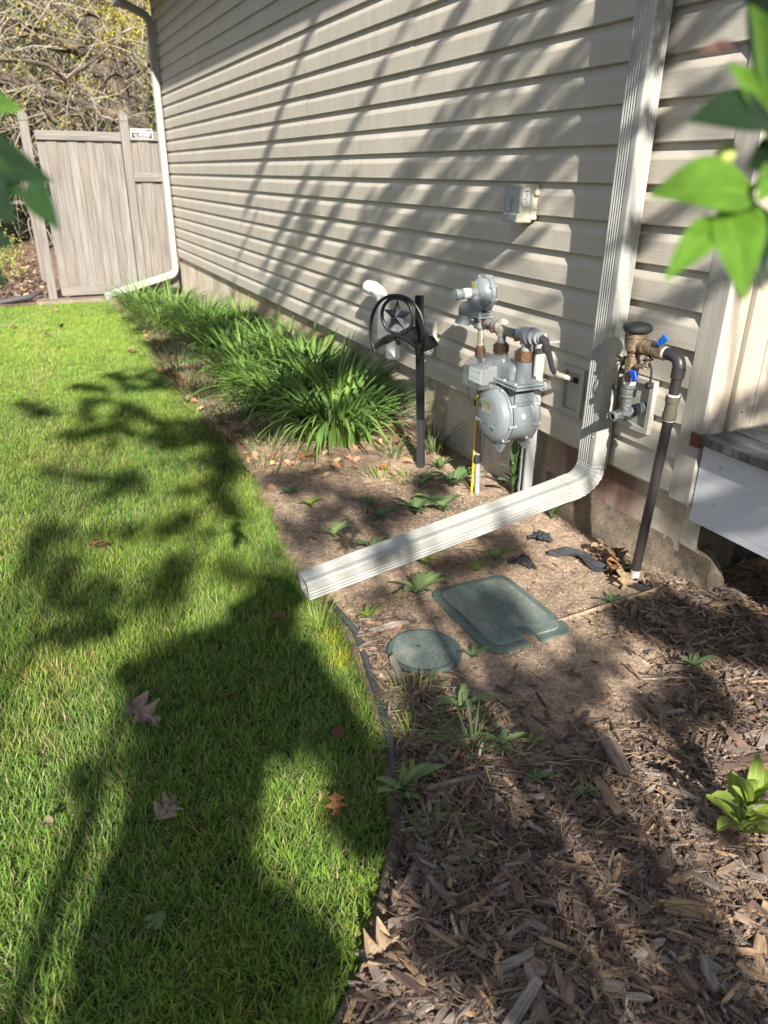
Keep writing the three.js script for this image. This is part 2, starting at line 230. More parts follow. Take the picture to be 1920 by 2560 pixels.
M.springLeaf = leafMat('spring leaves', 0.42, 0.37, 0.05, 0.4, 0.6); M.evergreen = leafMat('evergreen sprays', 0.075, 0.11, 0.05, 0.2, 0.7); M.hedgeLeaf = leafMat('wood edge leaves', 0.27, 0.29, 0.075, 0.35, 0.7); M.greenLeaf = leafMat('bright green leaves', 0.09, 0.17, 0.03, 0.35, 0.6);
const dry = (r, g, b) => leafMat('dry leaf', r, g, b, 0.2, 0.8, { map: leafVein });
M.dryTan = dry(0.42, 0.29, 0.19); M.dryPink = dry(0.44, 0.32, 0.27); M.dryOrange = dry(0.4, 0.19, 0.07); M.dryBrown = dry(0.22, 0.12, 0.06);

// ---------------------------------------------------------------- ground and bed
{
  const g = struct('ground');
  const nx = 60, nzs = 90, pos = [], uv = [], idx = [];
  for (let j = 0; j <= nzs; j++) for (let i = 0; i <= nx; i++) { const x = lerp(-14, 6, i / nx), z = lerp(-14, 14, j / nzs); pos.push(x, lawnH(x, z) - 0.03, z); uv.push(x, z); }
  for (let j = 0; j < nzs; j++) for (let i = 0; i < nx; i++) { const o = j * (nx + 1) + i, q = o + nx + 1; idx.push(o, q, o + 1, q, q + 1, o + 1); }
  const t = new THREE.BufferGeometry(); t.setAttribute('position', new THREE.Float32BufferAttribute(pos, 3)); t.setAttribute('uv', new THREE.Float32BufferAttribute(uv, 2)); t.setIndex(idx); t.computeVertexNormals();
  part(g, 'lawn_soil', t, M.turf);
  part(g, 'far_ground', new THREE.PlaneGeometry(240, 240).rotateX(-Math.PI / 2).translate(0, -0.32, 0), M.turf);
}
const bed = struct('garden_bed');
{
  const nx = 170, nzs = 560, pos = [], uv = [], idx = [], zs = [], col = [];
  for (let j = 0; j <= nzs; j++) { const t = j / nzs; zs.push(t < 0.7 ? lerp(1.2, -3.6, t / 0.7) : lerp(-3.6, -10.6, (t - 0.7) / 0.3)); }
  for (let j = 0; j <= nzs; j++) for (let i = 0; i <= nx; i++) { const z = zs[j], far = z > -1.68 ? 1.6 : 0.05, x = lerp(edgeX(z) - 0.03, far, i / nx); pos.push(x, i ? bedH(x, z) : bedH(x, z) - 0.05, z); uv.push(x, z); const k = (1 - 0.62 * clamp(mulchMask(x, z) * 1.2)) * (0.86 + 0.3 * nz3(x * 5, z * 5, 93)); col.push(k, k * 0.985, k * 0.97); }
  for (let j = 0; j < nzs; j++) for (let i = 0; i < nx; i++) { const o = j * (nx + 1) + i, q = o + nx + 1; idx.push(o, o + 1, q, q, o + 1, q + 1); }
  const t = new THREE.BufferGeometry(); t.setAttribute('position', new THREE.Float32BufferAttribute(pos, 3)); t.setAttribute('uv', new THREE.Float32BufferAttribute(uv, 2)); t.setAttribute('color', new THREE.Float32BufferAttribute(col, 3)); t.setIndex(idx); t.computeVertexNormals();
  const me = shade(new THREE.Mesh(t, M.soil)); me.name = 'soil'; bed.add(me);
}

// ---------------------------------------------------------------- house
const house = thing('house', 'tan vinyl sided house with dutch lap courses on a concrete foundation', 'house');
const COURSE = 0.127, Y0 = 0.36, ZL = -10.75, ZR = -1.78;
function panelGeo(z0, z1, y, lift = 0) {
  const prof = [[0.008, -0.004], [-0.0145, -0.002], [-0.017, 0.0015], [-0.0165, 0.01], [-0.0155, 0.074], [-0.0138, 0.08], [-0.0035, 0.101], [-0.0015, 0.106], [0.0, 0.128]];
  const pos = [], uv = []; let len = 0;
  for (let i = 1; i < prof.length; i++) {
    const [ax, ay] = prof[i - 1], [bx, by] = prof[i], l = Math.hypot(bx - ax, by - ay);
    const q = [[ax - lift, ay + y, z0, len], [ax - lift, ay + y, z1, len], [bx - lift, by + y, z1, len + l], [bx - lift, by + y, z0, len + l]];
    for (const k of [0, 2, 1, 0, 3, 2]) { pos.push(q[k][0], q[k][1], q[k][2]); uv.push(q[k][2], y + q[k][3]); }
    len += l;
  }
  const g = new THREE.BufferGeometry(); g.setAttribute('position', new THREE.Float32BufferAttribute(pos, 3)); g.setAttribute('uv', new THREE.Float32BufferAttribute(uv, 2)); g.computeVertexNormals(); return g;
}
{
  const r = RNG(5), seams = [[-7.9], [-5.1], [-3.55], [-4.18], [-4.75], [-8.2, -5.45], [-3.9, -7.4], [-5.97], [-6.9, -2.97], [-4.4], [-5.2], [-7.6, -3.6]];
  for (let k = 0; k < 24; k++) {
    const y = Y0 + k * COURSE, s = seams[Math.floor(k / 2) % seams.length].slice().sort((a, b) => a - b), ends = [ZL, ...s, ZR];
    for (let i = 1; i < ends.length; i++) part(house, 'siding_panel', panelGeo(ends[i - 1] - (i > 1 ? 0.012 : 0), ends[i], y, i % 2 ? 0 : 0.0026), M.siding);
  }
  // wall behind, foundation, eave, roof
  part(house, 'wall_sheathing', box(0.009, 0.12, 0.34, 3.5, -10.74, -1.72), M.trim);
  const f = new THREE.PlaneGeometry(9.1, 0.65, 60, 1).rotateY(-Math.PI / 2).translate(0.022, 0.075, -10.75 + 4.55);
  { const p = f.attributes.position, uv = f.attributes.uv; for (let i = 0; i < p.count; i++) uv.setXY(i, (p.getZ(i) + 10.75) / 9.1, (p.getY(i) + 0.25) / 0.65); }
  part(house, 'foundation_wall', f, M.concrete);
  part(house, 'foundation_core', [box(0.024, 0.25, -0.3, 0.36, -10.748, -1.67), box(0.2, 3, -0.3, 0.36, -1.95, -1.75)], M.parge);
  part(house, 'starter_strip', box(-0.002, 0.012, 0.345, 0.362, -10.74, -1.78), M.trim);
  part(house, 'end_trim', box(-0.02, 0.02, 0.345, 3.4, -10.79, -10.752, 0.004), M.trim);
  part(house, 'corner_trim', [box(-0.018, 0.012, 0.34, 3.4, -1.782, -1.69, 0.003)], M.trim);
  part(house, 'corner_trim', [box(0.0125, 0.085, 0.33, 3.4, -1.725, -1.69, 0.003)], M.board);
  part(house, 'batten', box(0.0875, 0.125, 0.605, 3.4, -1.73, -1.672, 0.003), M.board);
  part(house, 'wall_board', box(0.1275, 0.205, 0.605, 3.4, -1.73, -1.688, 0.002), M.board);
  part(house, 'wall_board', box(0.207, 0.3, 0.605, 3.4, -1.73, -1.6865, 0.002), M.board);
  for (let k = 2; k < 24; k++) { const g = panelGeo(0.302, 3.2, 0, 0).rotateY(Math.PI / 2).translate(0, Y0 + k * COURSE, -1.86); part(house, 'siding_panel', g, M.siding); }
  part(house, 'drip_flashing', box(0.0, 1.5, 0.588, 0.604, -1.688, -1.668, 0.002), M.white);
  part(house, 'knot_hole', cyl(V(0.155, 0.664, -1.6875), V(0.155, 0.664, -1.6868), 0.004, 0.004, 8), M.blackPlastic);
  part(house, 'rotten_corner', [box(-0.0205, 0.006, 0.556, 0.606, -1.7305, -1.6885, 0.004)], M.rawWood, { label: 'bare brown wood where the corner trim is broken away' });
  part(house, 'torn_trim_edge', [box(-0.0225, -0.016, 0.553, 0.609, -1.7335, -1.7295, 0.001), box(-0.0225, 0.004, 0.606, 0.61, -1.732, -1.694, 0.001), box(-0.0225, 0.002, 0.552, 0.5555, -1.731, -1.69, 0.001)], M.white);
  part(house, 'soffit', box(-0.31, 0.1, 3.36, 3.38, -10.95, -1.4), M.soffit);
  part(house, 'fascia', box(-0.33, -0.31, 3.3, 3.48, -11, -1.3), M.soffit);
  part(house, 'gutter', [box(-0.43, -0.33, 3.19, 3.2, -11, 0.6), box(-0.44, -0.43, 3.19, 3.33, -11, 0.6), box(-0.335, -0.33, 3.2, 3.33, -11, 0.6)], M.white);
  part(house, 'roof', box(-0.4, 7.2, 3.48, 3.56, -11.05, -1.2).applyMatrix4(new THREE.Matrix4().makeTranslation(-0.4, 3.5, 0).multiply(new THREE.Matrix4().makeRotationZ(0.42)).multiply(new THREE.Matrix4().makeTranslation(0.4, -3.5, 0))), M.roof);
  part(house, 'rear_wall', box(0.12, 6, -0.3, 5.2, -10.74, -10.6), M.trim); part(house, 'porch_wall', box(0.3, 6, -0.3, 3.5, -1.95, -1.9), M.trim);
  // parging that flares into the ground at the corner
  const pg = new THREE.SphereGeometry(1, 40, 30); const p = pg.attributes.position;
  for (let i = 0; i < p.count; i++) { const n = nz3(p.getX(i) * 6 + 9, p.getY(i) * 6 + p.getZ(i) * 5, 77) - 0.5, k = 1 + 0.18 * n; p.setXYZ(i, p.getX(i) * 0.07 * k + 0.075, p.getY(i) * 0.17 * k + 0.0, p.getZ(i) * 0.12 * k - 1.665); }
  pg.computeVertexNormals(); part(house, 'parging', guv(pg), M.parge);
  const sk = new THREE.PlaneGeometry(0.95, 0.2, 90, 14).rotateY(-Math.PI / 2), sp = sk.attributes.position;
  for (let i = 0; i < sp.count; i++) { const z = sp.getZ(i), y = sp.getY(i) + 0.1, t = 1 - y / 0.2; sp.setXYZ(i, 0.022 - 0.03 * t * t * smooth(0.475, 0.2, Math.abs(z)) - 0.008 * (nz3(z * 25, y * 25, 66) - 0.3), y - 0.03, z - 2.05); }
  sk.computeVertexNormals(); part(house, 'parging', guv(sk), M.parge);
}

// ---------------------------------------------------------------- downspouts
function spoutSection(ribsFront = 5) {
  const pts = [], hw = 0.047, hd = 0.038, r = 0.006;  // (s along z, t outward)
  const N = 44;
  for (let i = 0; i <= N; i++) { const s = lerp(-hw + r, hw - r, i / N), f = (s + hw) / (2 * hw); pts.push([s, hd - (f > 0.1 && f < 0.72 ? 0.003 * (0.5 - 0.5 * Math.cos(((f - 0.1) / 0.62) * Math.PI * 2 * ribsFront)) : 0)]); }
  pts.push([hw - r * 0.3, hd - r * 0.3]);
  for (let i = 0; i <= N; i++) { const t = lerp(hd - r, -hd + r, i / N), f = (hd - t) / (2 * hd); pts.push([hw - (f > 0.45 && f < 0.92 ? 0.0022 * (0.5 - 0.5 * Math.cos(((f - 0.45) / 0.47) * Math.PI * 6)) : 0), t]); }
  pts.push([hw - r, -hd], [-hw + r, -hd], [-hw, -hd + r], [-hw, hd - r]);
  return pts;
}
function sweep(path, sec, k = 1) {  // path: [x, y, angle, scale], frames turn in the x-y plane; the section runs along z and outward
  const pos = [], uv = [], n = sec.length; let len = 0;
  const ringAt = ([x, y, a, s = 1, z]) => sec.map(([q, t]) => V(x - Math.cos(a) * t * s * k, y + Math.sin(a) * t * s * k, z + q * s * k));
  let prev = ringAt(path[0]);
  for (let i = 1; i < path.length; i++) {
    const cur = ringAt(path[i]), l = Math.hypot(path[i][0] - path[i - 1][0], path[i][1] - path[i - 1][1]);
    for (let j = 0; j < n; j++) { const m = (j + 1) % n, A = prev[j], B = prev[m], C = cur[m], D = cur[j]; for (const q of [A, D, B, B, D, C]) pos.push(q.x, q.y, q.z); const u0 = j * 0.004, u1 = u0 + 0.004; uv.push(u0, len, u0, len + l, u1, len, u1, len, u0, len + l, u1, len + l); }
    len += l; prev = cur;
  }
  const g = new THREE.BufferGeometry(); g.setAttribute('position', new THREE.Float32BufferAttribute(pos, 3)); g.setAttribute('uv', new THREE.Float32BufferAttribute(uv, 2)); g.computeVertexNormals(); return g;
}
function downspout(label, xc, zc, yTop, yBend, slopeDeg, xEnd, zDrift, topElbow) {
  const o = thing('downspout', label, 'downspout', [xc, 0, zc]), sec = spoutSection(), r = 0.1, A = THREE.MathUtils.degToRad(90 - slopeDeg);
  part(o, 'vertical_pipe', sweep([[xc, yTop, 0, 1, zc], [xc, yBend + 0.07, 0, 1, zc]], sec), M.white);
  const el = [[xc, yBend + 0.13, 0, 1.035, zc], [xc, yBend, 0, 1.035, zc]];
  for (let i = 1; i <= 16; i++) { const a = (A * i) / 16; el.push([xc - r * (1 - Math.cos(a)), yBend - r * Math.sin(a), a, i % 2 ? 0.995 : 1.05, zc]); }
  const last = el[el.length - 1]; el.push([last[0] - Math.sin(A) * 0.05, last[1] - Math.cos(A) * 0.05, A, 1.03, zc]);
  part(o, 'elbow', sweep(el, sec), M.white);
  const L = (last[0] - xEnd) / Math.sin(A);
  part(o, 'extension', sweep([[last[0] - Math.sin(A) * 0.02, last[1] - Math.cos(A) * 0.02, A, 1.0, zc], [last[0] - Math.sin(A) * L, last[1] - Math.cos(A) * L, A, 1.0, zc + zDrift]], sec), M.white);
  const screws = []; for (const [s, t, y] of [[0.0475, 0.01, yBend + 0.11], [0.0475, -0.02, yBend + 0.115]]) screws.push(ball(V(xc - t, y, zc + s + 0.001), 0.0035));
  screws.push(ball(V(xc - 0.039, yBend + 0.1, zc - 0.02), 0.0035), ball(V(xc - 0.0395, yBend + 0.11, zc + 0.03), 0.0035));
  part(o, 'screw', screws, M.strut);
  if (topElbow) { const e = []; for (let i = 0; i <= 10; i++) { const a = (-1.15 * i) / 10; e.push([xc - 0.12 * (1 - Math.cos(a)), yTop + 0.12 * Math.sin(-a), a, i % 2 ? 1 : 1.03, zc]); } const q = e[e.length - 1]; e.push([q[0] - 0.22, q[1] + 0.09, -1.15, 1, zc], [q[0] - 0.3, q[1] + 0.2, -0.1, 1, zc]); part(o, 'upper_elbow', sweep(e.map((p) => [p[0], p[1], p[2], p[3], p[4]]), sec), M.white); }
  else for (const q of [-0.0495, 0.0495]) part(o, 'wall_strap', box(xc - 0.041, xc + 0.075, 2.2, 2.225, zc + q - 0.0012, zc + q + 0.0012), M.white);
  return o;
}
downspout('large white ribbed downspout near the house corner, its extension lying across the garden bed', -0.073, -2.137, 3.2, 0.37, 9.2, -1.3, 0.0, false);
downspout('far white downspout at the end of the siding beside the wooden gate', -0.075, -10.63, 2.98, 0.22, 14, -1.02, 0.06, true);

// ---------------------------------------------------------------- fence and gate
const ZF = -10.75;
function board(o, name, x0, x1, y0, y1, z, d, m, off) { return part(o, name, guv(box(x0, x1, y0, y1, z - d, z, 0.003), false, off), m); }
{
  const gate = thing('wooden_gate', 'weathered grey cedar gate of wide vertical boards with a top rail', 'gate', [-1.05, -0.1, ZF]);
  const xs = [-1.535, -1.425, -1.305, -1.19, -1.077, -0.975, -0.875, -0.772, -0.669, -0.56];
  for (let i = 0; i < 9; i++) board(gate, 'plank', xs[i] + 0.002, xs[i + 1] - 0.001, -0.05, 1.735, ZF + (i % 2 ? 0.012 : 0.0), 0.016, i % 3 === 1 ? M.woodDark : M.wood, i * 0.173);
  part(gate, 'top_rail', guv(box(-1.54, -0.555, 1.73, 1.832, ZF + 0.0005, ZF + 0.045, 0.004), true, 0.3), M.wood);
  part(gate, 'bottom_rail', guv(box(-1.53, -0.555, -0.085, 0.02, ZF + 0.0005, ZF + 0.045, 0.004), true, 0.7), M.wood);
  part(gate, 'latch', [box(-1.6, -1.5, 1.175, 1.2, ZF + 0.013, ZF + 0.03, 0.003), box(-1.505, -1.48, 1.12, 1.25, ZF + 0.013, ZF + 0.035, 0.004), box(-1.497, -1.488, 1.25, 1.28, ZF + 0.013, ZF + 0.03)], M.black);
  const post = (label, x, yb, yt) => {
    const o = thing('fence_post', label, 'fence post', [x, yb, ZF]);
    part(o, 'shaft', guv(box(x - 0.05, x + 0.05, yb - 0.2, yt - 0.125, ZF - 0.06, ZF + 0.04, 0.004), false, x), M.wood);
    part(o, 'cap', guv(box(x - 0.054, x + 0.054, yt - 0.122, yt - 0.055, ZF - 0.064, ZF + 0.044, 0.004), false, x + 0.4), M.wood);
    const c = new THREE.ConeGeometry(0.076, 0.06, 4).rotateY(Math.PI / 4).translate(x, yt - 0.025, ZF - 0.01); part(o, 'finial', guv(c), M.wood);
  };
  post('left gate post with pointed cap beside the dark gap', -1.64, -0.13, 2.05);
  post('gate post with pointed cap between the gate and the sign', -0.5, -0.1, 2.08);
  const s = thing('fence_section', 'narrow weathered fence section between gate post and far downspout', 'fence', [-0.25, -0.05, ZF]);
  const fx = [-0.45, -0.36, -0.22, -0.11, -0.02];
  for (let i = 0; i < 4; i++) board(s, 'plank', fx[i], fx[i + 1] - 0.002, -0.06, 1.75, ZF + (i % 2 ? 0.012 : -0.004), 0.016, M.woodDark, i * 0.29 + 2);
  part(s, 'top_rail', guv(box(-0.449, -0.02, 1.745, 1.85, ZF + 0.013, ZF + 0.04, 0.003), true), M.woodDark);
  part(s, 'middle_rail', guv(box(-0.449, -0.02, 1.275, 1.38, ZF + 0.013, ZF + 0.045, 0.003), true, 0.9), M.wood);
  const s2 = thing('fence_rail', 'short end of a slatted side fence left of the gate post', 'fence', [-1.72, 0, ZF]);
  for (let i = 0; i < 3; i++) board(s2, 'plank', -1.735 + 0.0, -1.692, 0.1, 1.62 - i * 0.02, ZF - 0.07 - i * 0.14, 0.016, M.woodDark, i * 0.4);
  const sg = thing('fence_sign', 'small white bordered sign with a fence company name above the fence rail', 'sign', [-0.3, 1.82, ZF + 0.06]);
  const st = canvas(512, 232, (g, w, h) => {
    g.fillStyle = '#e8e6e0'; g.fillRect(0, 0, w, h); g.fillStyle = '#3a2a26'; g.fillRect(10, 10, w - 20, h - 20); g.fillStyle = '#f0eeea'; g.textAlign = 'center';
    g.font = 'bold 70px sans-serif'; g.fillText('MIDWEST', 190, 88); g.font = 'bold 48px sans-serif'; g.fillText('FENCE', 415, 88); g.font = 'bold 40px sans-serif'; g.fillText('(651)', 110, 150); g.font = 'bold 64px sans-serif'; g.fillText('451-2222', 320, 154); g.font = 'bold 26px sans-serif'; g.fillText('WWW.MIDWESTFENCE.COM', w / 2, 196);
  });
  part(sg, 'plate', box(-0.434, -0.168, 1.76, 1.878, ZF + 0.046, ZF + 0.05, 0.001), M.strut);
  part(sg, 'lettering', new THREE.PlaneGeometry(0.262, 0.114).translate(-0.301, 1.819, ZF + 0.0515), mat('sign print', 1, 1, 1, 0.5, { map: st }));
}
{ // paving slab and edging under the gate
  const o = thing('threshold_slab', 'pale worn concrete strip on the ground under the wooden gate', 'paving', [-1.1, -0.14, -10.66]);
  part(o, 'slab', guv(box(-1.85, -0.6, -0.2, -0.118, -10.8, -10.52, 0.02)), M.parge);
  const e = thing('bed_edging', 'dark curved piece of plastic edging lying beside the gate post', 'edging', [-1.9, -0.13, -10.7]);
  part(e, 'strip', taperTube([V(-2.3, -0.13, -10.75), V(-2.1, -0.1, -10.72), V(-1.92, -0.09, -10.76), V(-1.78, -0.05, -10.9)], [0.03, 0.035, 0.035, 0.02], 10), M.edging);
}

// ---------------------------------------------------------------- gas meter
{
  const o = thing('gas_meter', 'grey gas meter with regulator and pipes standing against the siding', 'gas meter', [-0.19, 0, -2.6]);
  const X = -0.19, zc = -2.575, yc = 0.455, U = V(0, 1, 0), front = V(-1, 0, 0), back = V(1, 0, 0);
  part(o, 'riser_pipe', cyl(V(-0.2, -0.05, -2.752), V(-0.2, 0.65, -2.805), 0.0135), M.pipe);
  part(o, 'union_nut', [hex(V(-0.2, 0.65, -2.805), V(-0.2, 0.69, -2.807), 0.024), cyl(V(-0.2, 0.69, -2.807), V(-0.2, 0.705, -2.808), 0.019)], M.rust);
  part(o, 'upper_pipe', cyl(V(-0.2, 0.7, -2.808), V(-0.2, 0.8, -2.815), 0.0135), M.peel);
  const valve = part(o, 'valve_body', [box(-0.225, -0.175, 0.775, 0.826, -2.845, -2.793, 0.012), box(-0.24, -0.16, 0.826, 0.836, -2.862, -2.775, 0.004), box(-0.236, -0.164, 0.837, 0.85, -2.858, -2.78, 0.004), ...[[-0.228, -2.852], [-0.172, -2.852], [-0.228, -2.785], [-0.172, -2.785]].map(([x, z]) => hex(V(x, 0.82, z), V(x, 0.858, z), 0.007))], M.pipe);
  // regulator
  const rc = V(-0.19, 0.928, -2.83);
  part(o, 'regulator', [lathe([[0.0, -0.045], [0.03, -0.042], [0.058, -0.03], [0.068, -0.012], [0.068, 0.0]], rc, back), lathe([[0.068, 0], [0.078, 0], [0.079, 0.006], [0.079, 0.008], [0.0745, 0.009], [0.0745, 0.011], [0.079, 0.012], [0.079, 0.018], [0.07, 0.019], [0.06, 0.035], [0.03, 0.048], [0, 0.05]], rc, back), ...Array.from({ length: 8 }, (_, i) => { const a = i * 0.785 + 0.3, y = rc.y + Math.cos(a) * 0.073, z = rc.z + Math.sin(a) * 0.073; return hex(V(rc.x - 0.009, y, z), V(rc.x + 0.027, y, z), 0.008); })], M.meter);
  part(o, 'regulator_body', [box(-0.26, -0.165, 0.85, 0.93, -2.862, -2.795, 0.025), cyl(V(-0.285, 0.8, -2.835), V(-0.277, 0.84, -2.832), 0.034, 0.027, 20), ball(V(-0.268, 0.862, -2.83), 0.037), box(-0.275, -0.2, 0.82, 0.9, -2.86, -2.8, 0.025)], M.meter);
  part(o, 'adjuster_tube', [cyl(V(-0.22, 0.932, -2.825), V(-0.33, 0.93, -2.82), 0.0225, 0.021, 20), cyl(V(-0.325, 0.93, -2.82), V(-0.338, 0.93, -2.82), 0.024, 0.022, 20)], M.meter);
  part(o, 'tube_sticker', cyl(V(-0.265, 0.9315, -2.823), V(-0.3, 0.931, -2.8215), 0.0228, 0.0226, 20, true), M.tape);
  part(o, 'regulator_tag', box(-0.2395, -0.237, 0.948, 0.978, -2.85, -2.815, 0.001), mat('olive tag', 0.3, 0.29, 0.12, 0.5));
  // bar and necks
  const yb = 0.808;
  part(o, 'inlet_pipe', cyl(V(X, yb, -2.8), V(X, yb, -2.7), 0.0175), M.pipe);
  part(o, 'pipe_collar', [cyl(V(X, yb, -2.79), V(X, yb, -2.776), 0.024), cyl(V(X, yb, -2.722), V(X, yb, -2.708), 0.026)], M.rust);
  part(o, 'meter_bar', [ball(V(X, yb + 0.002, -2.665), 0.036, 1, 1, 1.05), cyl(V(X, yb, -2.71), V(X, yb, -2.66), 0.03, 0.034), box(X - 0.018, X + 0.018, yb - 0.022, yb + 0.018, -2.66, -2.48, 0.008), box(X - 0.022, X + 0.022, yb + 0.012, yb + 0.02, -2.65, -2.49, 0.003), cyl(V(X, 0.775, -2.66), V(X, 0.8, -2.66), 0.026, 0.03)], M.peel);
  part(o, 'bar_plate', box(X - 0.0205, X - 0.018, yb - 0.016, yb + 0.008, -2.615, -2.545, 0.001), M.galv);
  part(o, 'outlet_tee', [cyl(V(X, yb, -2.525), V(X, yb, -2.445), 0.03, 0.03), ball(V(X, yb, -2.485), 0.033), cyl(V(X, 0.77, -2.485), V(X, 0.8, -2.485), 0.025, 0.029), cyl(V(X, yb + 0.004, -2.455), V(X, yb + 0.004, -2.425), 0.034)], M.pipe);
  part(o, 'pipe_cap', [cyl(V(X, yb + 0.004, -2.427), V(X, yb + 0.004, -2.4), 0.026), cyl(V(X, yb + 0.004, -2.4), V(X, yb + 0.002, -2.385), 0.018)], M.pipe);
  for (const [y, z] of [[0.79, -2.695], [0.788, -2.515]]) part(o, 'bar_plug', hex(V(X - 0.02, y, z), V(X - 0.036, y, z), 0.009), M.rustRed);
  part(o, 'black_pipe', [taperTube([V(X, 0.812, -2.39), V(X + 0.005, 0.805, -2.368), V(X + 0.012, 0.785, -2.36), V(-0.145, 0.695, -2.357), V(-0.13, 0.678, -2.355)], [0.017, 0.017, 0.012, 0.0105, 0.0115], 12), cyl(V(X + 0.004, 0.79, -2.365), V(X + 0.014, 0.768, -2.36), 0.0165)], M.blackWorn);
  part(o, 'white_pipe_end', taperTube([V(-0.134, 0.684, -2.356), V(-0.12, 0.67, -2.354), V(-0.03, 0.638, -2.35)], [0.0115, 0.0115, 0.0095], 10), M.peel);
  part(o, 'wall_nipple', cyl(V(-0.045, 0.643, -2.351), V(0.0, 0.627, -2.348), 0.011), M.blackWorn);
  for (const z of [-2.66, -2.485]) { part(o, 'neck_pipe', cyl(V(X, 0.735, z), V(X, 0.785, z), 0.018), M.pipe); part(o, 'swivel_nut', [hex(V(X, 0.705, z), V(X, 0.737, z), 0.034), cyl(V(X, 0.737, z), V(X, 0.745, z), 0.027), cyl(V(X, 0.699, z), V(X, 0.706, z), 0.03)], M.rust); }
  // meter body
  part(o, 'top_casting', [cyl(V(X, 0.6, -2.485), V(X, 0.7, -2.485), 0.038, 0.031, 24), cyl(V(X, 0.6, -2.66), V(X, 0.7, -2.66), 0.038, 0.031, 24), box(X - 0.052, X + 0.045, 0.6, 0.686, -2.66, -2.49, 0.03), box(X - 0.07, X + 0.075, 0.606, 0.616, -2.69, -2.425, 0.004), box(X - 0.072, X + 0.077, 0.594, 0.603, -2.692, -2.423, 0.004)], M.meter);
  const bolts = []; for (const [x, z] of [[-0.262, -2.45], [-0.262, -2.53], [-0.12, -2.44], [-0.12, -2.52]]) bolts.push(hex(V(x + 0.012, 0.588, z), V(x + 0.012, 0.622, z), 0.008));
  const dome = (x, dir, d, bulge) => lathe([[0.127, 0], [0.13, 0.002], [0.13, 0.008], [0.126, 0.01], [0.117, 0.012], [0.112, 0.012 + d * 0.45], [0.1, 0.012 + d * 0.8], [0.08, 0.012 + d], [0.04, 0.012 + d + bulge], [0, 0.012 + d + bulge]], V(x, yc, zc), dir, 40);
  part(o, 'meter_body', [lathe([[0.13, 0], [0.13, 0.008], [0.121, 0.011], [0.118, 0.02], [0.116, 0.06], [0.118, 0.1], [0.121, 0.109], [0.13, 0.112], [0.13, 0.12]], V(-0.245, yc, zc), back, 40), box(-0.238, -0.128, 0.5, 0.6, -2.683, -2.468, 0.025), box(-0.235, -0.14, 0.53, 0.575, -2.47, -2.463, 0.004)], M.meter);
  part(o, 'front_cover', dome(-0.247, front, 0.035, 0.008), M.meter);
  part(o, 'rear_cover', dome(-0.123, back, 0.03, 0.005), M.meter);
  for (let i = 0; i < 9; i++) { const a = i * 0.698 + 0.35, y = yc + Math.cos(a) * 0.1235, z = zc + Math.sin(a) * 0.1235; bolts.push(hex(V(-0.262, y, z), V(-0.228, y, z), 0.0075), hex(V(-0.14, y, z), V(-0.104, y, z), 0.0075)); }
  part(o, 'cover_bolt', bolts, M.strut);
  const lug = (x) => { const s = new THREE.Shape(); s.moveTo(-0.035, 0); s.lineTo(0.035, 0); s.lineTo(0.012, -0.035); s.lineTo(-0.012, -0.035); s.closePath(); return new THREE.ExtrudeGeometry(s, { depth: 0.012, bevelEnabled: true, bevelSize: 0.002, bevelThickness: 0.002, bevelSegments: 1 }).rotateY(-Math.PI / 2).translate(x, yc - 0.118, zc + 0.04); };
  part(o, 'mounting_lug', [lug(-0.24), lug(-0.11)], M.meter);
  part(o, 'paint_chip', cyl(V(-0.19, 0.472, -2.4588), V(-0.19, 0.472, -2.456), 0.01, 0.01, 14), M.tape, { label: 'round white spot on the meter side' });
  const lab = canvas(256, 320, (g, w, h) => { g.fillStyle = '#b5b3a0'; g.fillRect(0, 0, w, h); g.fillStyle = '#8d8c74'; g.fillRect(10, 12, w - 20, 130); g.strokeStyle = '#777'; g.strokeRect(6, 6, w - 12, h - 12); g.strokeStyle = '#e6e4d6'; g.lineWidth = 5; g.beginPath(); g.moveTo(70, 118); g.quadraticCurveTo(100, 80, 120, 112); g.quadraticCurveTo(150, 95, 170, 116); g.stroke(); g.fillStyle = '#33332c'; for (let i = 0; i < 7; i++) g.fillRect(50 + i * 24, 162, 12 + (i % 3) * 4, 11); for (let i = 0; i < 5; i++) g.fillRect(44 + i * 34, 198, 22, 7); for (let i = 0; i < 34; i++) g.fillRect(40 + i * 5.2, 245, 1.4 + (i * 7 % 4), 40); });
  part(o, 'data_plate', new THREE.PlaneGeometry(0.072, 0.088).rotateY(-Math.PI / 2).rotateZ(0.12).translate(-0.3035, 0.485, zc + 0.004), mat('data plate', 1, 1, 1, 0.45, { map: lab, metalness: 0.2 }));
  const em = []; for (let i = 0; i < 8; i++) { const z = zc - 0.075 + i * 0.018 + (i > 2 ? 0.012 : 0), y = 0.425 - i * 0.001; em.push(box(-0.302, -0.2975, y - 0.006, y + 0.007, z - 0.0012, z + 0.0012), box(-0.302, -0.2975, y + (i % 3 - 1) * 0.005, y + (i % 3 - 1) * 0.005 + 0.0025, z, z + 0.008)); }
  part(o, 'cast_lettering', em, M.meter);
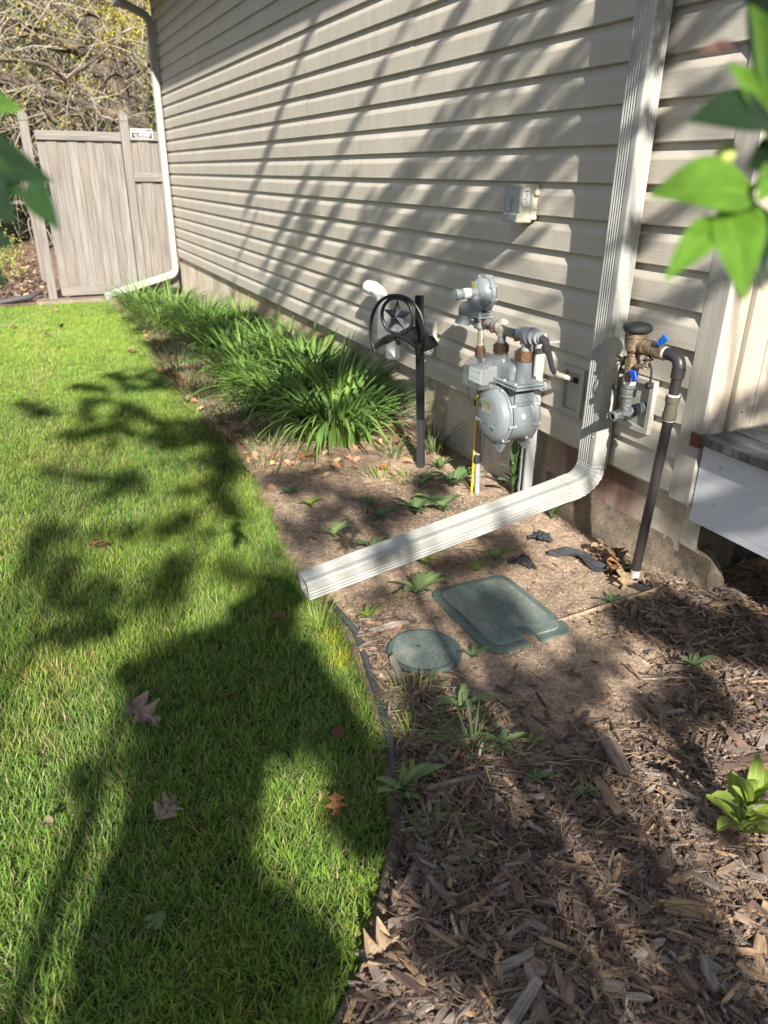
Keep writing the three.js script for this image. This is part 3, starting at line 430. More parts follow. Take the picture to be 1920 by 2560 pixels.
  // index box
  const dial = canvas(512, 288, (g, w, h) => {
    g.fillStyle = '#d9e2df'; g.fillRect(0, 0, w, h); g.strokeStyle = '#555'; g.lineWidth = 4; g.strokeRect(8, 8, w - 16, h - 16); g.fillStyle = '#1e2422';
    const dialAt = (x, y, r, a) => { g.lineWidth = 3; g.strokeStyle = '#6b7471'; g.beginPath(); g.arc(x, y, r, 0, 7); g.stroke(); for (let k = 0; k < 10; k++) { g.fillRect(x + Math.cos(k * 0.628) * r * 0.8 - 2, y + Math.sin(k * 0.628) * r * 0.8 - 2, 4, 4); } g.beginPath(); g.moveTo(x + Math.cos(a) * r * 0.85, y + Math.sin(a) * r * 0.85); g.lineTo(x + Math.cos(a + 2.5) * r * 0.4, y + Math.sin(a + 2.5) * r * 0.4); g.lineTo(x + Math.cos(a - 2.5) * r * 0.4, y + Math.sin(a - 2.5) * r * 0.4); g.fill(); };
    dialAt(130, 86, 34, 0.4); dialAt(230, 86, 34, 2.4); for (let i = 0; i < 4; i++) dialAt(90 + i * 110, 204, 46, i * 1.7 + 1); g.fillRect(300, 52, 150, 8); g.fillRect(300, 72, 110, 8); g.fillRect(300, 100, 130, 8);
  });
  part(o, 'dial_plate', new THREE.PlaneGeometry(0.112, 0.063).rotateY(-Math.PI / 2).translate(-0.3185, 0.618, -2.648), mat('dial print', 1, 1, 1, 0.5, { map: dial }));
  part(o, 'dial_housing', [box(-0.317, -0.285, 0.584, 0.653, -2.708, -2.588, 0.006), box(-0.285, -0.235, 0.59, 0.66, -2.69, -2.6, 0.01)], mat('grey plastic', 0.2, 0.2, 0.2, 0.5));
  { const s = new THREE.Shape(); s.moveTo(-0.337, 0.574); s.lineTo(-0.337, 0.655); s.lineTo(-0.3, 0.684); s.lineTo(-0.225, 0.692); s.lineTo(-0.225, 0.574); s.closePath(); part(o, 'clear_cover', new THREE.ExtrudeGeometry(s, { depth: 0.128, bevelEnabled: true, bevelSize: 0.004, bevelThickness: 0.006, bevelSegments: 2 }).translate(0, 0, -2.712), M.clear); }
  part(o, 'cover_rim', [box(-0.232, -0.222, 0.57, 0.695, -2.722, -2.576, 0.004)], mat('grey rim', 0.42, 0.42, 0.42, 0.4));
  part(o, 'meter_seal', [cyl(V(-0.232, 0.605, -2.578), V(-0.232, 0.605, -2.562), 0.011), cyl(V(-0.232, 0.617, -2.574), V(-0.24, 0.655, -2.574), 0.002)], M.red, { label: 'red seal button on the index cover' });
  // yellow strip
  part(o, 'yellow_strip', box(-0.224, -0.216, -0.02, 0.49, -2.778, -2.768, 0.002), M.yellow, { label: 'yellow strip taped along the riser' });
  part(o, 'black_tape', [cyl(V(-0.2035, 0.16, -2.7685), V(-0.2035, 0.2, -2.7715), 0.0205), cyl(V(-0.2035, 0.432, -2.789), V(-0.2035, 0.458, -2.791), 0.0205)], M.blackPlastic);
  part(o, 'loose_wire', tube([V(-0.22, 0.485, -2.773), V(-0.23, 0.53, -2.78), V(-0.24, 0.52, -2.82), V(-0.235, 0.46, -2.82), V(-0.225, 0.45, -2.8)], 0.0013, 30, 5), M.blackPlastic);
  part(o, 'strut_channel', [box(-0.034, -0.031, -0.05, 0.79, -2.6, -2.559), box(-0.075, -0.034, -0.05, 0.79, -2.6, -2.597), box(-0.075, -0.034, -0.05, 0.79, -2.562, -2.559), box(-0.078, -0.0745, -0.05, 0.79, -2.6, -2.59), box(-0.078, -0.0745, -0.05, 0.79, -2.569, -2.559)], M.strut);
  part(o, 'strut_clamp', [box(-0.19, -0.05, 0.775, 0.782, -2.475, -2.445), cyl(V(-0.19, yb, -2.465), V(-0.19, yb, -2.45), 0.0355)], M.strut);
}
function wallBlock(label, z0, z1, y0, y1) {
  const o = thing('mounting_block', label, 'mounting block', [-0.02, y0, (z0 + z1) / 2], 'plastic mounting blocks on the siding'), w = 0.022;
  part(o, 'frame', [box(-0.036, -0.012, y0, y0 + w, z0, z1, 0.003), box(-0.036, -0.012, y1 - w, y1, z0, z1, 0.003), box(-0.036, -0.012, y0 + w - 0.002, y1 - w + 0.002, z0, z0 + w, 0.003), box(-0.036, -0.012, y0 + w - 0.002, y1 - w + 0.002, z1 - w, z1, 0.003)], M.trim);
  part(o, 'back_plate', box(-0.02, -0.012, y0 + w * 0.8, y1 - w * 0.8, z0 + w * 0.8, z1 - w * 0.8), M.trim);
  return o;
}
wallBlock('tan mounting block where the gas pipe enters the siding, half behind the downspout', -2.43, -2.29, 0.49, 0.69);
wallBlock('tan mounting block behind the brass backflow valve', -2.07, -1.915, 0.535, 0.735);
wallBlock('tan mounting block behind the star of the hose holder', -3.94, -3.75, 0.48, 0.67);
wallBlock('tan mounting block on the siding behind the hose holder post', -3.73, -3.53, 0.485, 0.675);

// ---------------------------------------------------------------- white vents
{
  const o = thing('vent_pipe', 'white plastic vent pipe with an elbow opening away along the siding', 'vent pipe', [-0.1, 0.5, -4.05]), pts = [];
  for (let i = 0; i <= 10; i++) { const a = (i / 10) * Math.PI / 2; pts.push(V(-0.095, 0.685 + 0.085 * Math.sin(a), -4.03 - 0.145 - 0.0 + 0.145 * Math.cos(a))); }
  part(o, 'elbow', taperTube([V(-0.095, 0.58, -4.03), ...pts], [0.036, ...pts.map(() => 0.037)], 20), M.pvc);
  part(o, 'socket', [lathe([[0.03, 0.0], [0.0405, 0.0], [0.0405, 0.085], [0.034, 0.087], [0.033, 0.01]], V(-0.095, 0.77, -4.165), V(0, 0, -1), 24)], M.pvc);
  part(o, 'riser', [cyl(V(-0.095, 0.5, -4.03), V(-0.095, 0.69, -4.03), 0.0405, 0.0405, 24), cyl(V(-0.095, 0.54, -4.03), V(0, 0.54, -4.03), 0.038, 0.038, 20)], M.pvc);
  const d = thing('vent_pipe', 'white plastic vent elbow turned down behind the hose holder saddle', 'vent pipe', [-0.12, 0.42, -3.82]);
  part(d, 'elbow', [taperTube([V(0, 0.575, -3.85), V(-0.07, 0.575, -3.85), V(-0.105, 0.56, -3.85), V(-0.12, 0.53, -3.85), V(-0.122, 0.48, -3.85)], [0.037, 0.037, 0.038, 0.038, 0.038], 20)], M.pvc);
  part(d, 'socket', [lathe([[0.03, 0], [0.041, 0.0], [0.0405, -0.07], [0.034, -0.072], [0.033, -0.01]], V(-0.122, 0.492, -3.85), V(0, 1, 0), 24)], M.pvc);
}
// ---------------------------------------------------------------- hose holder
{
  const o = thing('hose_holder', 'black metal garden hose holder with a star on a post', 'hose holder', [-0.265, 0, -3.23]);
  const C = V(-0.3875, 0, -3.27), A = V(0.56, 0, 0.828), B = V(0.828, 0, -0.56), at = (a, y, b = 0) => V(C.x + A.x * a + B.x * b, y, C.z + A.z * a + B.z * b);
  const pTop = V(-0.268, 0.862, -3.272), pBot = V(-0.266, -0.06, -3.2), bar = (k, y0, y1) => { const f = (y) => (y - pBot.y) / (pTop.y - pBot.y), a = pBot.clone().lerp(pTop, f(y0)), b = pBot.clone().lerp(pTop, f(y1)), g = new THREE.BoxGeometry(0.0155, a.distanceTo(b), 0.03); g.rotateY(-0.98); orient(g, a, b); return ni(g.translate(A.x * k, 0, A.z * k)); };
  part(o, 'post', [bar(-0.009, 0.25, 0.862), bar(0.009, 0.25, 0.862)], M.black);
  part(o, 'post_foot', [bar(-0.009, -0.05, 0.25), bar(0.009, -0.05, 0.25)], M.blackWorn, { label: 'scuffed lower end of the hose holder post' });
  const ring = [[-0.125, 0.583], [-0.147, 0.645], [-0.15, 0.71], [-0.136, 0.775], [-0.1, 0.83], [-0.05, 0.86], [0, 0.868]]; const full = [...ring, ...ring.slice(0, 6).reverse().map(([a, y]) => [-a, y])];
  part(o, 'outer_loop', tube(full.map(([a, y]) => at(a, y)), 0.0085, 80, 10), M.black);
  part(o, 'inner_ring', ni(new THREE.TorusGeometry(0.086, 0.0085, 12, 48).rotateY(Math.atan2(-A.z, A.x)).translate(at(0, 0.772).x, 0.772, at(0, 0.772).z)), M.black);
  const sp = []; const tri = (a, b, c) => { for (const q of [a, b, c]) sp.push(q.x, q.y, q.z); };
  for (let i = 0; i < 10; i++) { const r0 = i % 2 ? 0.034 : 0.083, r1 = i % 2 ? 0.083 : 0.034, a0 = Math.PI / 2 + i * 0.6283, a1 = a0 + 0.6283, p0 = at(Math.cos(a0) * r0, 0.772 + Math.sin(a0) * r0), p1 = at(Math.cos(a1) * r1, 0.772 + Math.sin(a1) * r1); tri(p0, p1, at(0, 0.772, -0.018)); tri(p1, p0, at(0, 0.772, 0.012)); }
  const sg = new THREE.BufferGeometry(); sg.setAttribute('position', new THREE.Float32BufferAttribute(sp, 3)); sg.computeVertexNormals(); part(o, 'star', sg, mat('dark blue black steel', 0.011, 0.012, 0.018, 0.4));
  const R = 0.1417, arc = (b, dy = 0) => Array.from({ length: 15 }, (_, i) => { const a = lerp(-1.08, 1.08, i / 14); return at(Math.sin(a) * R, 0.535 + Math.cos(a) * R + dy, b); });
  const pos = [], idx = []; for (const b of [0, 0.07, 0.14, 0.2]) for (const q of arc(b, b > 0.19 ? 0.006 : 0)) pos.push(q.x, q.y, q.z);
  for (let j = 0; j < 3; j++) for (let i = 0; i < 14; i++) { const p = j * 15 + i; idx.push(p, p + 1, p + 15, p + 15, p + 1, p + 16); }
  const sd = new THREE.BufferGeometry(); sd.setAttribute('position', new THREE.Float32BufferAttribute(pos, 3)); sd.setIndex(idx); sd.computeVertexNormals(); part(o, 'saddle', sd, M.black);
  part(o, 'saddle_rim', [tube(arc(0, 0.001), 0.009, 40, 8), tube(arc(0.2, 0.006), 0.007, 40, 8)], M.black);
  part(o, 'bracket', [cyl(at(0, 0.665, 0.02), at(0.01, 0.655, 0.2), 0.008), cyl(at(0, 0.65, 0.01), at(0, 0.635, 0.02), 0.012)], M.black);
}
// ---------------------------------------------------------------- backflow valve
{
  const o = thing('backflow_valve', 'brass irrigation backflow preventer with black cap, blue handles and dark pipe', 'backflow preventer', [-0.14, 0, -1.93]);
  const X = -0.14, z = -1.93, U = V(0, 1, 0), c = (y0, y1, r0, r1, x = X, zz = z) => cyl(V(x, y0, zz), V(x, y1, zz), r0, r1 ?? r0, 20), h = (y0, y1, r) => hex(V(X, y0, z), V(X, y1, z), r);
  part(o, 'inlet_pipe', [cyl(V(0, 0.628, -1.968), V(-0.19, 0.62, -1.938), 0.0165, 0.0165, 18, true), cyl(V(-0.16, 0.622, -1.943), V(-0.1, 0.624, -1.95), 0.0195), cyl(V(-0.19, 0.62, -1.938), V(-0.03, 0.626, -1.962), 0.0115, 0.0115, 14, true), lathe([[0.0115, 0], [0.0195, 0], [0.0195, 0.012], [0.0165, 0.014]], V(-0.1925, 0.62, -1.9375), V(1, 0.02, -0.15), 20)], M.galv);
  part(o, 'pipe_collar', [cyl(V(-0.055, 0.6255, -1.9585), V(-0.085, 0.6245, -1.9535), 0.022), cyl(V(-0.02, 0.627, -1.965), V(-0.045, 0.626, -1.961), 0.021)], mat('verdigris fitting', 0.12, 0.15, 0.15, 0.6, { metalness: 0.3 }));
  part(o, 'pipe_bore', cyl(V(-0.186, 0.6201, -1.9386), V(-0.183, 0.6202, -1.939), 0.0113), mat('dark bore', 0.01, 0.01, 0.01, 0.9));  // black disc stands in for the darkness inside the open pipe
  part(o, 'tee_pipe', [c(0.625, 0.69, 0.0185), c(0.67, 0.69, 0.021)], M.galv);
  part(o, 'union', [c(0.69, 0.704, 0.027), c(0.706, 0.722, 0.0285), c(0.724, 0.737, 0.0255)], M.galv);
  part(o, 'thread_tape', c(0.737, 0.747, 0.0225), M.tape);
  part(o, 'lower_valve', [h(0.747, 0.765, 0.0265), c(0.765, 0.8, 0.025), h(0.8, 0.822, 0.0265), c(0.82, 0.85, 0.0215), c(0.838, 0.846, 0.024)], M.brass);
  part(o, 'valve_body', [c(0.85, 0.856, 0.028, 0.032), c(0.856, 0.9, 0.0325), c(0.898, 0.904, 0.0355), c(0.904, 0.918, 0.033), cyl(V(X, 0.872, z), V(X, 0.872, -1.885), 0.023), cyl(V(X, 0.872, -1.888), V(X, 0.872, -1.88), 0.0255)], M.brass);
  part(o, 'bonnet_cap', lathe([[0, 0], [0.042, 0], [0.047, 0.005], [0.0495, 0.012], [0.0475, 0.02], [0.041, 0.026], [0.026, 0.03], [0, 0.031]], V(X, 0.917, z), U, 40), M.blackPlastic);
  part(o, 'upper_valve', [hex(V(X, 0.872, -1.88), V(X, 0.872, -1.862), 0.0255), cyl(V(X, 0.872, -1.862), V(X, 0.872, -1.815), 0.0242, 0.0242, 24), cyl(V(X, 0.872, -1.83), V(X, 0.872, -1.826), 0.0254, 0.0254, 24), hex(V(X, 0.872, -1.815), V(X, 0.872, -1.792), 0.0255)], M.brass);
  part(o, 'thread_tape', cyl(V(X, 0.872, -1.792), V(X, 0.872, -1.784), 0.021), M.tape);
  part(o, 'elbow_pipe', [cyl(V(X, 0.872, -1.784), V(X, 0.872, -1.758), 0.0205), taperTube(Array.from({ length: 9 }, (_, i) => { const a = (i / 8) * Math.PI / 2; return V(X, 0.872 - 0.035 * (1 - Math.cos(a)), -1.758 + 0.035 * Math.sin(a)); }), Array(9).fill(0.021), 20), cyl(V(X, 0.838, -1.723), V(X, 0.805, -1.724), 0.0218, 0.0218)], mat('black fitting', 0.028, 0.025, 0.026, 0.4));
  part(o, 'supply_pipe', [cyl(V(X, 0.81, -1.724), V(X, 0.73, -1.727), 0.0172), cyl(V(X, 0.67, -1.729), V(-0.133, -0.03, -1.77), 0.0172)], M.pvcGrey);
  part(o, 'pipe_coupling', [cyl(V(X, 0.745, -1.7265), V(X, 0.725, -1.727), 0.0235), cyl(V(X, 0.725, -1.727), V(X, 0.685, -1.7285), 0.0205), cyl(V(X, 0.687, -1.7284), V(X, 0.664, -1.729), 0.0235)], M.olive);
  part(o, 'coupling_ring', [cyl(V(X, 0.75, -1.7264), V(X, 0.745, -1.7266), 0.0195), cyl(V(X, 0.664, -1.729), V(X, 0.66, -1.7292), 0.0195)], M.tape);
  part(o, 'chalky_pipe_foot', cyl(V(-0.1336, 0.03, -1.7664), V(-0.1341, 0.075, -1.7637), 0.0176), mat('chalky pipe', 0.32, 0.29, 0.27, 0.9));
  const hd = (x, y, zz, rz) => ni(new RoundedBoxGeometry(0.009, 0.034, 0.024, 2, 0.003).rotateX(rz).translate(x, y, zz));
  part(o, 'blue_handle', [hd(-0.165, 0.918, -1.785, 0.75), cyl(V(-0.163, 0.9, -1.81), V(-0.165, 0.905, -1.8), 0.006)], M.blue, { label: 'bright blue lever on the upper valve' });
  part(o, 'blue_handle', [hd(-0.17, 0.777, -1.884, -0.5), cyl(V(-0.168, 0.79, -1.905), V(-0.168, 0.785, -1.89), 0.006)], mat('shaded blue handle', 0.006, 0.06, 0.45, 0.45));  // the lower lever has its shade put into a darker blue
  part(o, 'test_cock', [cyl(V(X - 0.01, 0.85, -1.852), V(X - 0.012, 0.815, -1.85), 0.011), cyl(V(X - 0.012, 0.82, -1.85), V(X - 0.02, 0.808, -1.89), 0.008), hex(V(X - 0.012, 0.822, -1.862), V(X - 0.012, 0.806, -1.858), 0.013)], M.brass);
  part(o, 'test_cock', [cyl(V(X, 0.81, -1.955), V(X - 0.005, 0.812, -1.995), 0.008), hex(V(X - 0.005, 0.812, -1.99), V(X - 0.005, 0.812, -2.005), 0.011)], M.brass);
  part(o, 'strap', [tube([V(X - 0.012, 0.835, -1.858), V(X - 0.014, 0.82, -1.83), V(X - 0.014, 0.79, -1.822), V(X - 0.014, 0.765, -1.823)], 0.004, 20, 6), hex(V(X - 0.026, 0.757, -1.825), V(X - 0.006, 0.757, -1.822), 0.012), new THREE.TorusGeometry(0.015, 0.004, 6, 16).rotateX(1.3).translate(X - 0.01, 0.838, -1.852)], M.blackPlastic);
  part(o, 'strap', [tube([V(X - 0.005, 0.81, -1.97), V(X - 0.01, 0.77, -1.978), V(X - 0.012, 0.72, -1.985)], 0.004, 20, 6), hex(V(X - 0.02, 0.712, -1.986), V(X - 0.002, 0.712, -1.984), 0.012), tube([V(X - 0.01, 0.71, -1.99), V(X - 0.012, 0.75, -2.003), V(X - 0.01, 0.79, -1.99), V(X - 0.005, 0.8, -1.97)], 0.0018, 20, 5), new THREE.TorusGeometry(0.015, 0.004, 6, 16).rotateX(0.3).translate(X - 0.002, 0.81, -1.968)], M.blackPlastic);
}
// ---------------------------------------------------------------- box on the wall
{
  const o = thing('utility_box', 'cream and pale green plastic utility box mounted on the siding above the meter', 'utility box', [-0.02, 1.22, -2.79]);
  part(o, 'housing', [box(-0.096, -0.02, 1.235, 1.364, -2.845, -2.737, 0.01), box(-0.045, -0.012, 1.228, 1.366, -2.852, -2.728, 0.006), box(-0.108, -0.03, 1.216, 1.256, -2.85, -2.735, 0.01)], M.boxCream);
  part(o, 'front_panel', [box(-0.1, -0.095, 1.258, 1.357, -2.84, -2.742, 0.003), box(-0.1105, -0.105, 1.22, 1.25, -2.845, -2.74, 0.003)], M.boxGreen);
  const rails = [box(-0.103, -0.099, 1.26, 1.362, -2.847, -2.843, 0.001), box(-0.103, -0.099, 1.26, 1.362, -2.739, -2.735, 0.001), box(-0.103, -0.099, 1.359, 1.363, -2.847, -2.735, 0.001)];
  for (let k = 0; k < 3; k++) rails.push(tube(Array.from({ length: 9 }, (_, i) => V(-0.1, 1.335 - k * 0.018 + 0.004 * Math.sin(i * 1.1 + k), -2.838 + i * 0.0118)), 0.0012, 24, 5));
  for (const z of [-2.825, -2.816, -2.79, -2.78, -2.767]) rails.push(new THREE.TorusGeometry(0.004, 0.0009, 5, 12).rotateY(Math.PI / 2).translate(-0.1005, 1.347, z));
  part(o, 'panel_relief', rails, M.boxGreen);
  const key = new THREE.Shape(); key.moveTo(-0.009, 0.022); key.absarc(0, 0.02, 0.01, Math.PI, 0, true); key.lineTo(0.018, 0.016); key.lineTo(0.01, 0.01); key.quadraticCurveTo(0.011, -0.012, 0.001, -0.02); key.quadraticCurveTo(-0.012, -0.01, -0.01, 0.01); key.lineTo(-0.018, 0.016); key.closePath();
  part(o, 'cable_slot', new THREE.ExtrudeGeometry(key, { depth: 0.001, bevelEnabled: false }).rotateY(-Math.PI / 2).translate(-0.1005, 1.285, -2.8), mat('slot interior', 0.25, 0.28, 0.26, 0.7));
  part(o, 'slot_lip', tube([V(-0.102, 1.3, -2.816), V(-0.103, 1.288, -2.81), V(-0.103, 1.275, -2.806), V(-0.102, 1.266, -2.8)], 0.0035, 14, 6), M.boxCream);
  part(o, 'side_knob', [cyl(V(-0.03, 1.335, -2.74), V(-0.03, 1.335, -2.715), 0.013), ball(V(-0.03, 1.335, -2.717), 0.013, 1, 1, 0.5)], M.boxCream);
  part(o, 'side_clip', [box(-0.04, -0.018, 1.29, 1.298, -2.738, -2.727, 0.002), box(-0.036, -0.02, 1.268, 1.276, -2.738, -2.722, 0.003), box(-0.04, -0.018, 1.3, 1.312, -2.735, -2.73, 0.001)], M.boxCream);
  const st = canvas(128, 256, (g, w, h) => { g.fillStyle = '#eceef0'; g.fillRect(0, 0, w, h); g.fillStyle = '#3b3f46'; g.fillRect(14, 40, 90, 16); for (let i = 0; i < 5; i++) g.fillRect(14, 66 + i * 16, 60 + (i * 23 % 36), 6); for (let i = 0; i < 12; i++) g.fillRect(14 + i * 5, 150, 3, 22); g.fillStyle = '#9aa0b4'; for (let i = 0; i < 5; i++) g.fillRect(14, 188 + i * 11, 80, 4); });
  part(o, 'sticker', new THREE.PlaneGeometry(0.032, 0.068).translate(-0.068, 1.318, -2.7362), mat('sticker print', 1, 1, 1, 0.5, { map: st }));
}
// ---------------------------------------------------------------- porch deck
{
  const o = thing('porch_deck', 'porch platform with white fascia board and grey composite deck boards', 'porch', [0.4, 0.3, -1]);
  part(o, 'fascia_board', guv(box(-0.004, 0.02, 0.288, 0.566, -1.6845, 0.9, 0.002), false), M.deckWhite);
  for (let i = 0; i < 9; i++) { const x = -0.052 + i * 0.143; part(o, 'deck_board', guv(box(x, x + 0.137, 0.582, 0.615, -1.662, 0.9, 0.006), false, i * 0.31), M.deckGrey); }
  part(o, 'rim_joist', [box(0.03, 0.07, 0.36, 0.58, -1.66, 0.9), box(0.0, 1.25, 0.36, 0.58, 0.86, 0.9)], M.rawWood);
  part(o, 'gap_shim', box(0.0, 0.02, 0.567, 0.581, -1.684, -1.665), M.board);
  for (const [y, z] of [[0.512, -1.6], [0.378, -1.595], [0.512, -1.2], [0.378, -1.2]]) part(o, 'screw', [cyl(V(-0.0035, y, z), V(-0.0062, y, z), 0.006, 0.0045, 12), cyl(V(-0.006, y, z), V(-0.0066, y, z), 0.0022, 0.0022, 6)], M.strut);
}
// ---------------------------------------------------------------- valve box lids
{
  const r = 0.05, w = 0.163, l = 0.215;
  const shp = (w, l, r) => { const s = new THREE.Shape(); s.moveTo(-w + r, -l); s.lineTo(w - r, -l); s.absarc(w - r, -l + r, r, -Math.PI / 2, 0); s.lineTo(w, l - r); s.absarc(w - r, l - r, r, 0, Math.PI / 2);
    s.lineTo(0.03, l); s.lineTo(0.03, l - 0.045); s.absarc(0.0, l - 0.045, 0.02, 0, Math.PI * 1.1, true); s.lineTo(-0.02, l); s.lineTo(-w + r, l); s.absarc(-w + r, l - r, r, Math.PI / 2, Math.PI); s.lineTo(-w, -l + r); s.absarc(-w + r, -l + r, r, Math.PI, Math.PI * 1.5); return s; };
  const o = thing('valve_box_lid', 'rectangular green irrigation valve box lid set in the sandy soil', 'valve box lid', [-0.69, 0, -1.83]);
  const flat = (s, d, bev) => new THREE.ExtrudeGeometry(s, { depth: d, bevelEnabled: true, bevelSize: bev, bevelThickness: bev, bevelSegments: 2, curveSegments: 10 }).rotateX(-Math.PI / 2).scale(1, 1, -1);
  const fix = (g, x, y, z) => { g = ni(g); const p = g.attributes.position; for (let i = 0; i < p.count; i += 3) for (const k of [0, 1, 2]) { const a = [p.getX(i + 1), p.getY(i + 1), p.getZ(i + 1)]; if (k === 0) { p.setXYZ(i + 1, p.getX(i + 2), p.getY(i + 2), p.getZ(i + 2)); p.setXYZ(i + 2, ...a); } } g.computeVertexNormals(); return g.translate(x, y, z); };
  part(o, 'rim', guv(fix(flat(shp(w, l, r), 0.03, 0.004), -0.69, -0.012, -1.83)), M.lidRim);
  const top = guv(fix(flat(shp(w - 0.03, l - 0.03, 0.035), 0.004, 0.003), -0.69, 0.0225, -1.83)); { const uv = top.attributes.uv; for (let i = 0; i < uv.count; i++) uv.setXY(i, uv.getX(i) * 2.2, uv.getY(i) * 2.2); }
  part(o, 'cover_panel', top, M.lid);
  const br = []; for (let i = -5; i <= 5; i++) for (let k = -7; k <= 7; k++) { if (Math.abs(i) < 2 && k > 3) continue; br.push(box(-0.004, 0.004, -0.0008, 0.0012, -0.0012, 0.0012).rotateY((i + k) % 2 ? 0.8 : -0.8).translate(-0.69 + i * 0.022, 0.0295, -1.83 + k * 0.023)); }
  part(o, 'tread_bar', br, M.lid, { kind: 'stuff' }); o.position.y -= 0.015;
  const q = thing('valve_box_lid', 'small round green valve box lid beside the lawn edging, half dusted with soil', 'valve box lid', [-1.045, 0, -1.72]);
  part(q, 'rim', lathe([[0.0, 0.018], [0.1, 0.018], [0.104, 0.024], [0.116, 0.024], [0.121, 0.018], [0.121, -0.03]], V(-1.045, 0, -1.72), V(0, 1, 0), 48), M.lidRim);
  const cp = lathe([[0, 0.0205], [0.101, 0.0205], [0.102, 0.017]], V(-1.045, 0, -1.72), V(0, 1, 0), 48); guv(cp); { const uv = cp.attributes.uv; for (let i = 0; i < uv.count; i++) uv.setXY(i, uv.getX(i) * 2.6 + 0.2, uv.getY(i) * 2.6); } part(q, 'cover_panel', cp, M.lid);
  const bars = []; for (let i = -6; i <= 6; i++) for (let k = -6; k <= 6; k++) if (Math.hypot(i, k) < 6) bars.push(box(-0.003, 0.003, -0.0008, 0.0015, -0.001, 0.001).rotateY((i + k) % 2 ? 0.8 : -0.8).translate(-1.045 + i * 0.0155, 0.0212, -1.72 + k * 0.0155));
  part(q, 'tread_bar', bars, M.lid, { kind: 'stuff' }); part(q, 'key_hole', lathe([[0, 0], [0.007, 0], [0.007, 0.002]], V(-1.05, 0.0205, -1.75), V(0, 1, 0), 12), M.lidRim); q.position.y -= 0.01;
}
// ---------------------------------------------------------------- edging, cloth
{
  const pts = [], rr = []; for (let z = -2.12; z < -1.2; z += 0.04) { const x = edgeX(z) + 0.012; pts.push(V(x, 0.0 + 0.008 * nz(z * 5, 3), z)); rr.push(0.0095 + 0.003 * nz(z * 13, 7)); }
  const o = thing('lawn_edging', 'rounded grey black plastic edging between lawn and garden bed', 'lawn edging', [-1.25, 0, -1.6]); part(o, 'bead', taperTube(pts, rr, 12), M.edging);
  const strip = (z0, z1, h) => { const g = new THREE.PlaneGeometry(1, 1, 30, 3), p = g.attributes.position; for (let i = 0; i < p.count; i++) { const z = lerp(z0, z1, p.getX(i) + 0.5), v = p.getY(i) + 0.5; p.setXYZ(i, edgeX(z) + 0.015 + 0.012 * (nz(z * 14, v * 3, 4) - 0.5) + 0.012 * v, -0.05 + v * (h + 0.02 * nz(z * 8, 6)) + 0.03, z); } g.computeVertexNormals(); return guv(g); };
  part(o, 'skirt', strip(-1.22, -0.82, 0.045), M.blackPlastic);
  const cloth = (label, pts, w, seed) => {
    const c = new THREE.CatmullRomCurve3(pts), nL = 60, nW = 16, pos = [], idx = [];
    for (let i = 0; i <= nL; i++) { const t = i / nL, p = c.getPoint(t), d = c.getTangent(t), s = V(-d.z, 0, d.x).normalize(), wd = w * (0.35 + 0.8 * nz(t * 5, seed)) * Math.sin(Math.PI * clamp(t * 0.94 + 0.03)) ** 0.4; for (let k = 0; k <= nW; k++) { const q = k / nW - 0.5, x = p.x + s.x * q * wd, z = p.z + s.z * q * wd; pos.push(x, groundH(x, z) + 0.006 + p.y + 0.05 * (nz3(t * 6 + seed, q * 4, seed) - 0.3) * (0.4 + Math.abs(q)), z); } }
    for (let i = 0; i < nL; i++) for (let k = 0; k < nW; k++) { const a = i * (nW + 1) + k, b = a + nW + 1; idx.push(a, b, a + 1, b, b + 1, a + 1); }
    const g = new THREE.BufferGeometry(); g.setAttribute('position', new THREE.Float32BufferAttribute(pos, 3)); g.setIndex(idx); g.computeVertexNormals(); single('landscape_cloth', label, 'landscape cloth', guv(g), M.fabric);
  };
  cloth('crumpled strip of black landscape cloth in front of the dark supply pipe', [V(-0.27, 0, -2.1), V(-0.19, 0.01, -2.02), V(-0.17, 0.0, -1.92), V(-0.13, 0, -1.83), V(-0.14, -0.005, -1.68)], 0.11, 3);
  cloth('small torn black cloth scrap near the top corner of the rectangular lid', [V(-0.46, 0, -2.11), V(-0.42, 0.015, -2.07), V(-0.39, 0, -2.02)], 0.07, 8);
  cloth('upright black cloth tatter between extension and foundation', [V(-0.27, 0.0, -2.24), V(-0.22, 0.02, -2.2), V(-0.2, 0.0, -2.17)], 0.07, 12);
  cloth('tiny black cloth scrap lying in the mulch on the sand edge', [V(-0.78, 0, -1.0), V(-0.75, 0.0, -0.985), V(-0.72, 0, -0.99)], 0.03, 15);
}
// ---------------------------------------------------------------- mulch
function chipGeo(seed, L, W, H) { const r = RNG(seed), g = new THREE.BoxGeometry(W, H, L, 2, 1, 5), p = g.attributes.position; for (let i = 0; i < p.count; i++) { const t = p.getZ(i) / L + 0.5, e = Math.abs(t - 0.5) > 0.45 ? 0.55 + 0.35 * hash(i % 7, seed, 3) : 1; p.setXYZ(i, p.getX(i) * e * (0.8 + 0.35 * nz(t * 4, seed, 2)) + 0.15 * W * (nz(t * 2.3, seed, 4) - 0.5), p.getY(i) * (0.6 + 0.7 * hash(Math.round(t * 5), seed, 6)) + 0.1 * L * 0.3 * (nz(t * 1.5, seed, 8) - 0.5), p.getZ(i) + (Math.abs(t - 0.5) > 0.45 ? (hash(Math.round(p.getX(i) * 999), seed, 5) - 0.5) * L * 0.14 : 0)); } const q = ni(g); q.computeVertexNormals(); const uv = guv(q).attributes.uv; for (let i = 0; i < uv.count; i++) uv.setXY(i, uv.getX(i) + seed * 0.13, uv.getY(i) + seed * 0.07); return q; }
